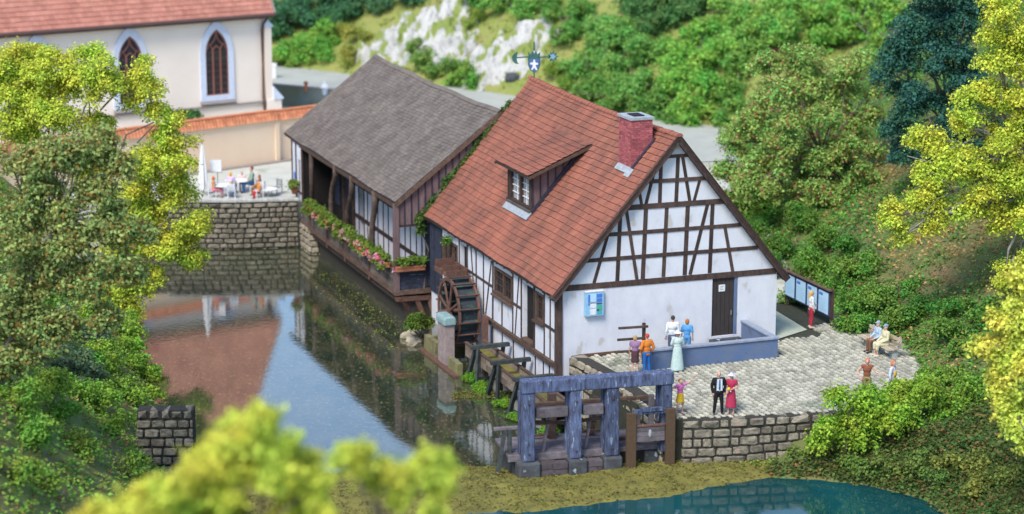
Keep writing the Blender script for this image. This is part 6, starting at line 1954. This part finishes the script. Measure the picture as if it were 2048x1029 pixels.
plant('yellow-green tuft beside the stone abutment', (q1.x + .35, -7.9, -1.9), .55, (.4, .42, .05), 2, 'plant')
plant('small yellow-green tuft under the dark café wall', atz(525, 492, -2.5), .4, (.3, .36, .05), 3)
plant('green creeper tuft at the foot of the dark café wall beside the pier', atz(590, 492, -2.5), .5, (.1, .2, .05), 4)
# stones at the water's edge left of the wheel
rkg = np.random.default_rng(17)
for k, (x, y, r) in enumerate(((-2.1, 13.6, .42), (-2.35, 12.9, .3), (-2.2, 14.4, .36), (-1.7, 14.9, .4))):
    t = thing('shore_stone', ('large pale stone at the pond edge under the green clump', 'small pale stone at the pond edge nearest the wheel', 'pale stone at the pond edge under the gallery corner', 'rearmost pale stone at the pond edge under the gallery')[k], 'stone', h2w(x, y, -2.55), group='stones at the pond edge')
    m_ = MB(); m_.ell((0, 0, .1), (r, r * .8, r * .7), 6, 9)
    m_.v = [tuple(np.array(q) * (1 + rkg.normal() * .07)) for q in m_.v]
    m_.build('stone', M['palestone'], t)
# green fringe along the foot of the courtyard wall
# ------------------------------------------------------------------ ground cover
def cover(name, n, ubox, vbox, keep, size, colr, seed, mat_='leafcover', lift=.05, clump=7, sig=.16, zf=None):
    rg = np.random.default_rng(seed)
    u = rg.uniform(*ubox, n * 4); v = rg.uniform(*vbox, n * 4)
    z = terrain_z(u, v) if zf is None else zf(u, v)
    k = keep(u, v, z, rg)
    u, v, z = u[k][:n], v[k][:n], z[k][:n]
    P = np.stack([u, v, z], axis=1)
    P = np.repeat(P, clump, axis=0) + rg.normal(size=(len(P) * clump, 3)) * np.array([sig, sig, sig * .45]) + np.array([0, 0, lift])
    N_ = np.tile(np.array([0, 0, 1.0]), (len(P), 1))
    me = quad_mesh(name, leaf_quads(P, N_, size, rg), M[mat_])
    o = link(name, me, None, kind='stuff'); o.color = (*colr, 1)
    return o
patch = lambda u, v, s, q: fbm(u, v, s, q)
litter = lambda u, v: np.clip(fbm(u, v, .45, 7) + .35, 0, .8) * ((u > 16) & (v < 32))
cover('slope_ground_cover', 12000, (11.5, 36), (-9, 55), lambda u, v, z, rg: (z > 0.02) & (litter(u, v) < rg.random(len(u))) & (patch(u, v, .5, 3) > -.25 + .5 * rg.normal(size=len(u)) * .3), .17, (.14, .36, .06), 31)
cover('slope_undergrowth', 10000, (11.5, 36), (-9, 55), lambda u, v, z, rg: (z > 0.02) & (litter(u, v) < rg.random(len(u))), .15, (.09, .24, .07), 32)
cover('leaf_litter', 14000, (12.5, 36), (-6, 36), lambda u, v, z, rg: (z > 0.05) & (litter(u, v) + .15 > rg.random(len(u))), .14, (.52, .34, .13), 33, sig=.3, lift=.02, clump=3)
cover('bank_ground_cover', 5200, (8.2, 30), (-17, -6.5), lambda u, v, z, rg: (z > -1.85) & (z < .6) & ((v < -9.2) | (u > 13.2)), .15, (.1, .17, .045), 34)
cover('left_bank_ground_cover', 8000, (-32, -12), (-30, 26), lambda u, v, z, rg: (z > -2.4) & (patch(u, v, .6, 5) > -.6), .17, (.22, .42, .07), 35)
cover('left_bank_undergrowth', 3500, (-40, -14), (-34, 26), lambda u, v, z, rg: (z > -2.4) & (patch(u, v, .7, 2) < .2), .15, (.3, .33, .1), 36)
cover('far_bank_grass', 7000, (-45, 22), (56, 112), lambda u, v, z, rg: (z > .1) & (patch(u, v, .25, 1) > -.5), .2, (.28, .36, .08), 37, clump=6, sig=.22)
cover('wall_foot_fringe', 380, (6.9, 12.8), (-10.4, -8.3), lambda u, v, z, rg: (v > -9.6 + (u - 7) * .12 - .7) & (v < -8.95 + (u - 7) * .14), .12, (.22, .36, .06), 38, zf=lambda u, v: np.full_like(u, -1.95) + (v + 9.6) * .35 + np.clip(u - 8, 0, 5) * .05, sig=.12)
cover('shore_fringe', 500, (-2.4, 1.0), (0, 1), lambda u, v, z, rg: u > -9e9, .1, (.16, .2, .05), 39, zf=lambda u, v: np.full_like(u, -2.5), sig=.05, clump=3).location = h2w(-1.2, 3.0, 0)

cover('pond_weed', 420, (-2.6, -.4), (0, 17), lambda u, v, z, rg: rg.random(len(u)) < .6, .1, (.22, .27, .06), 45, zf=lambda u, v: np.full_like(u, .0), sig=.07, clump=2, lift=.0)
o = bpy.data.objects['pond_weed']; o.location = h2w(-1.2, 12.5, -2.49); o.rotation_euler = (0, 0, YAW)
def moss_z(u, v):
    return MZ[np.clip(((v + 24) / .22).astype(int), 0, MZ.shape[0] - 1), np.clip(((u + 20) / .22).astype(int), 0, MZ.shape[1] - 1)]
cover('moss_tufts', 4200, (-12, 11), (-16, -7.2), lambda u, v, z, rg: z > np.where(v > -11, WATER, POOL) + .01, .1, (.21, .2, .05), 47, zf=moss_z, sig=.09, clump=3, lift=.0, mat_='leaf')
n_tri = sum(sum(len(p.vertices) - 2 for p in me.polygons) for me in bpy.data.meshes if me.users and len(me.polygons) < 3000) + sum(2 * len(me.polygons) for me in bpy.data.meshes if me.users and len(me.polygons) >= 3000)
for me in sorted(bpy.data.meshes, key=lambda m: -len(m.polygons))[:14]:
    print('BIG', me.name, len(me.polygons) * 2)
print('TRIANGLES', n_tri, 'OBJECTS', len(bpy.data.objects))
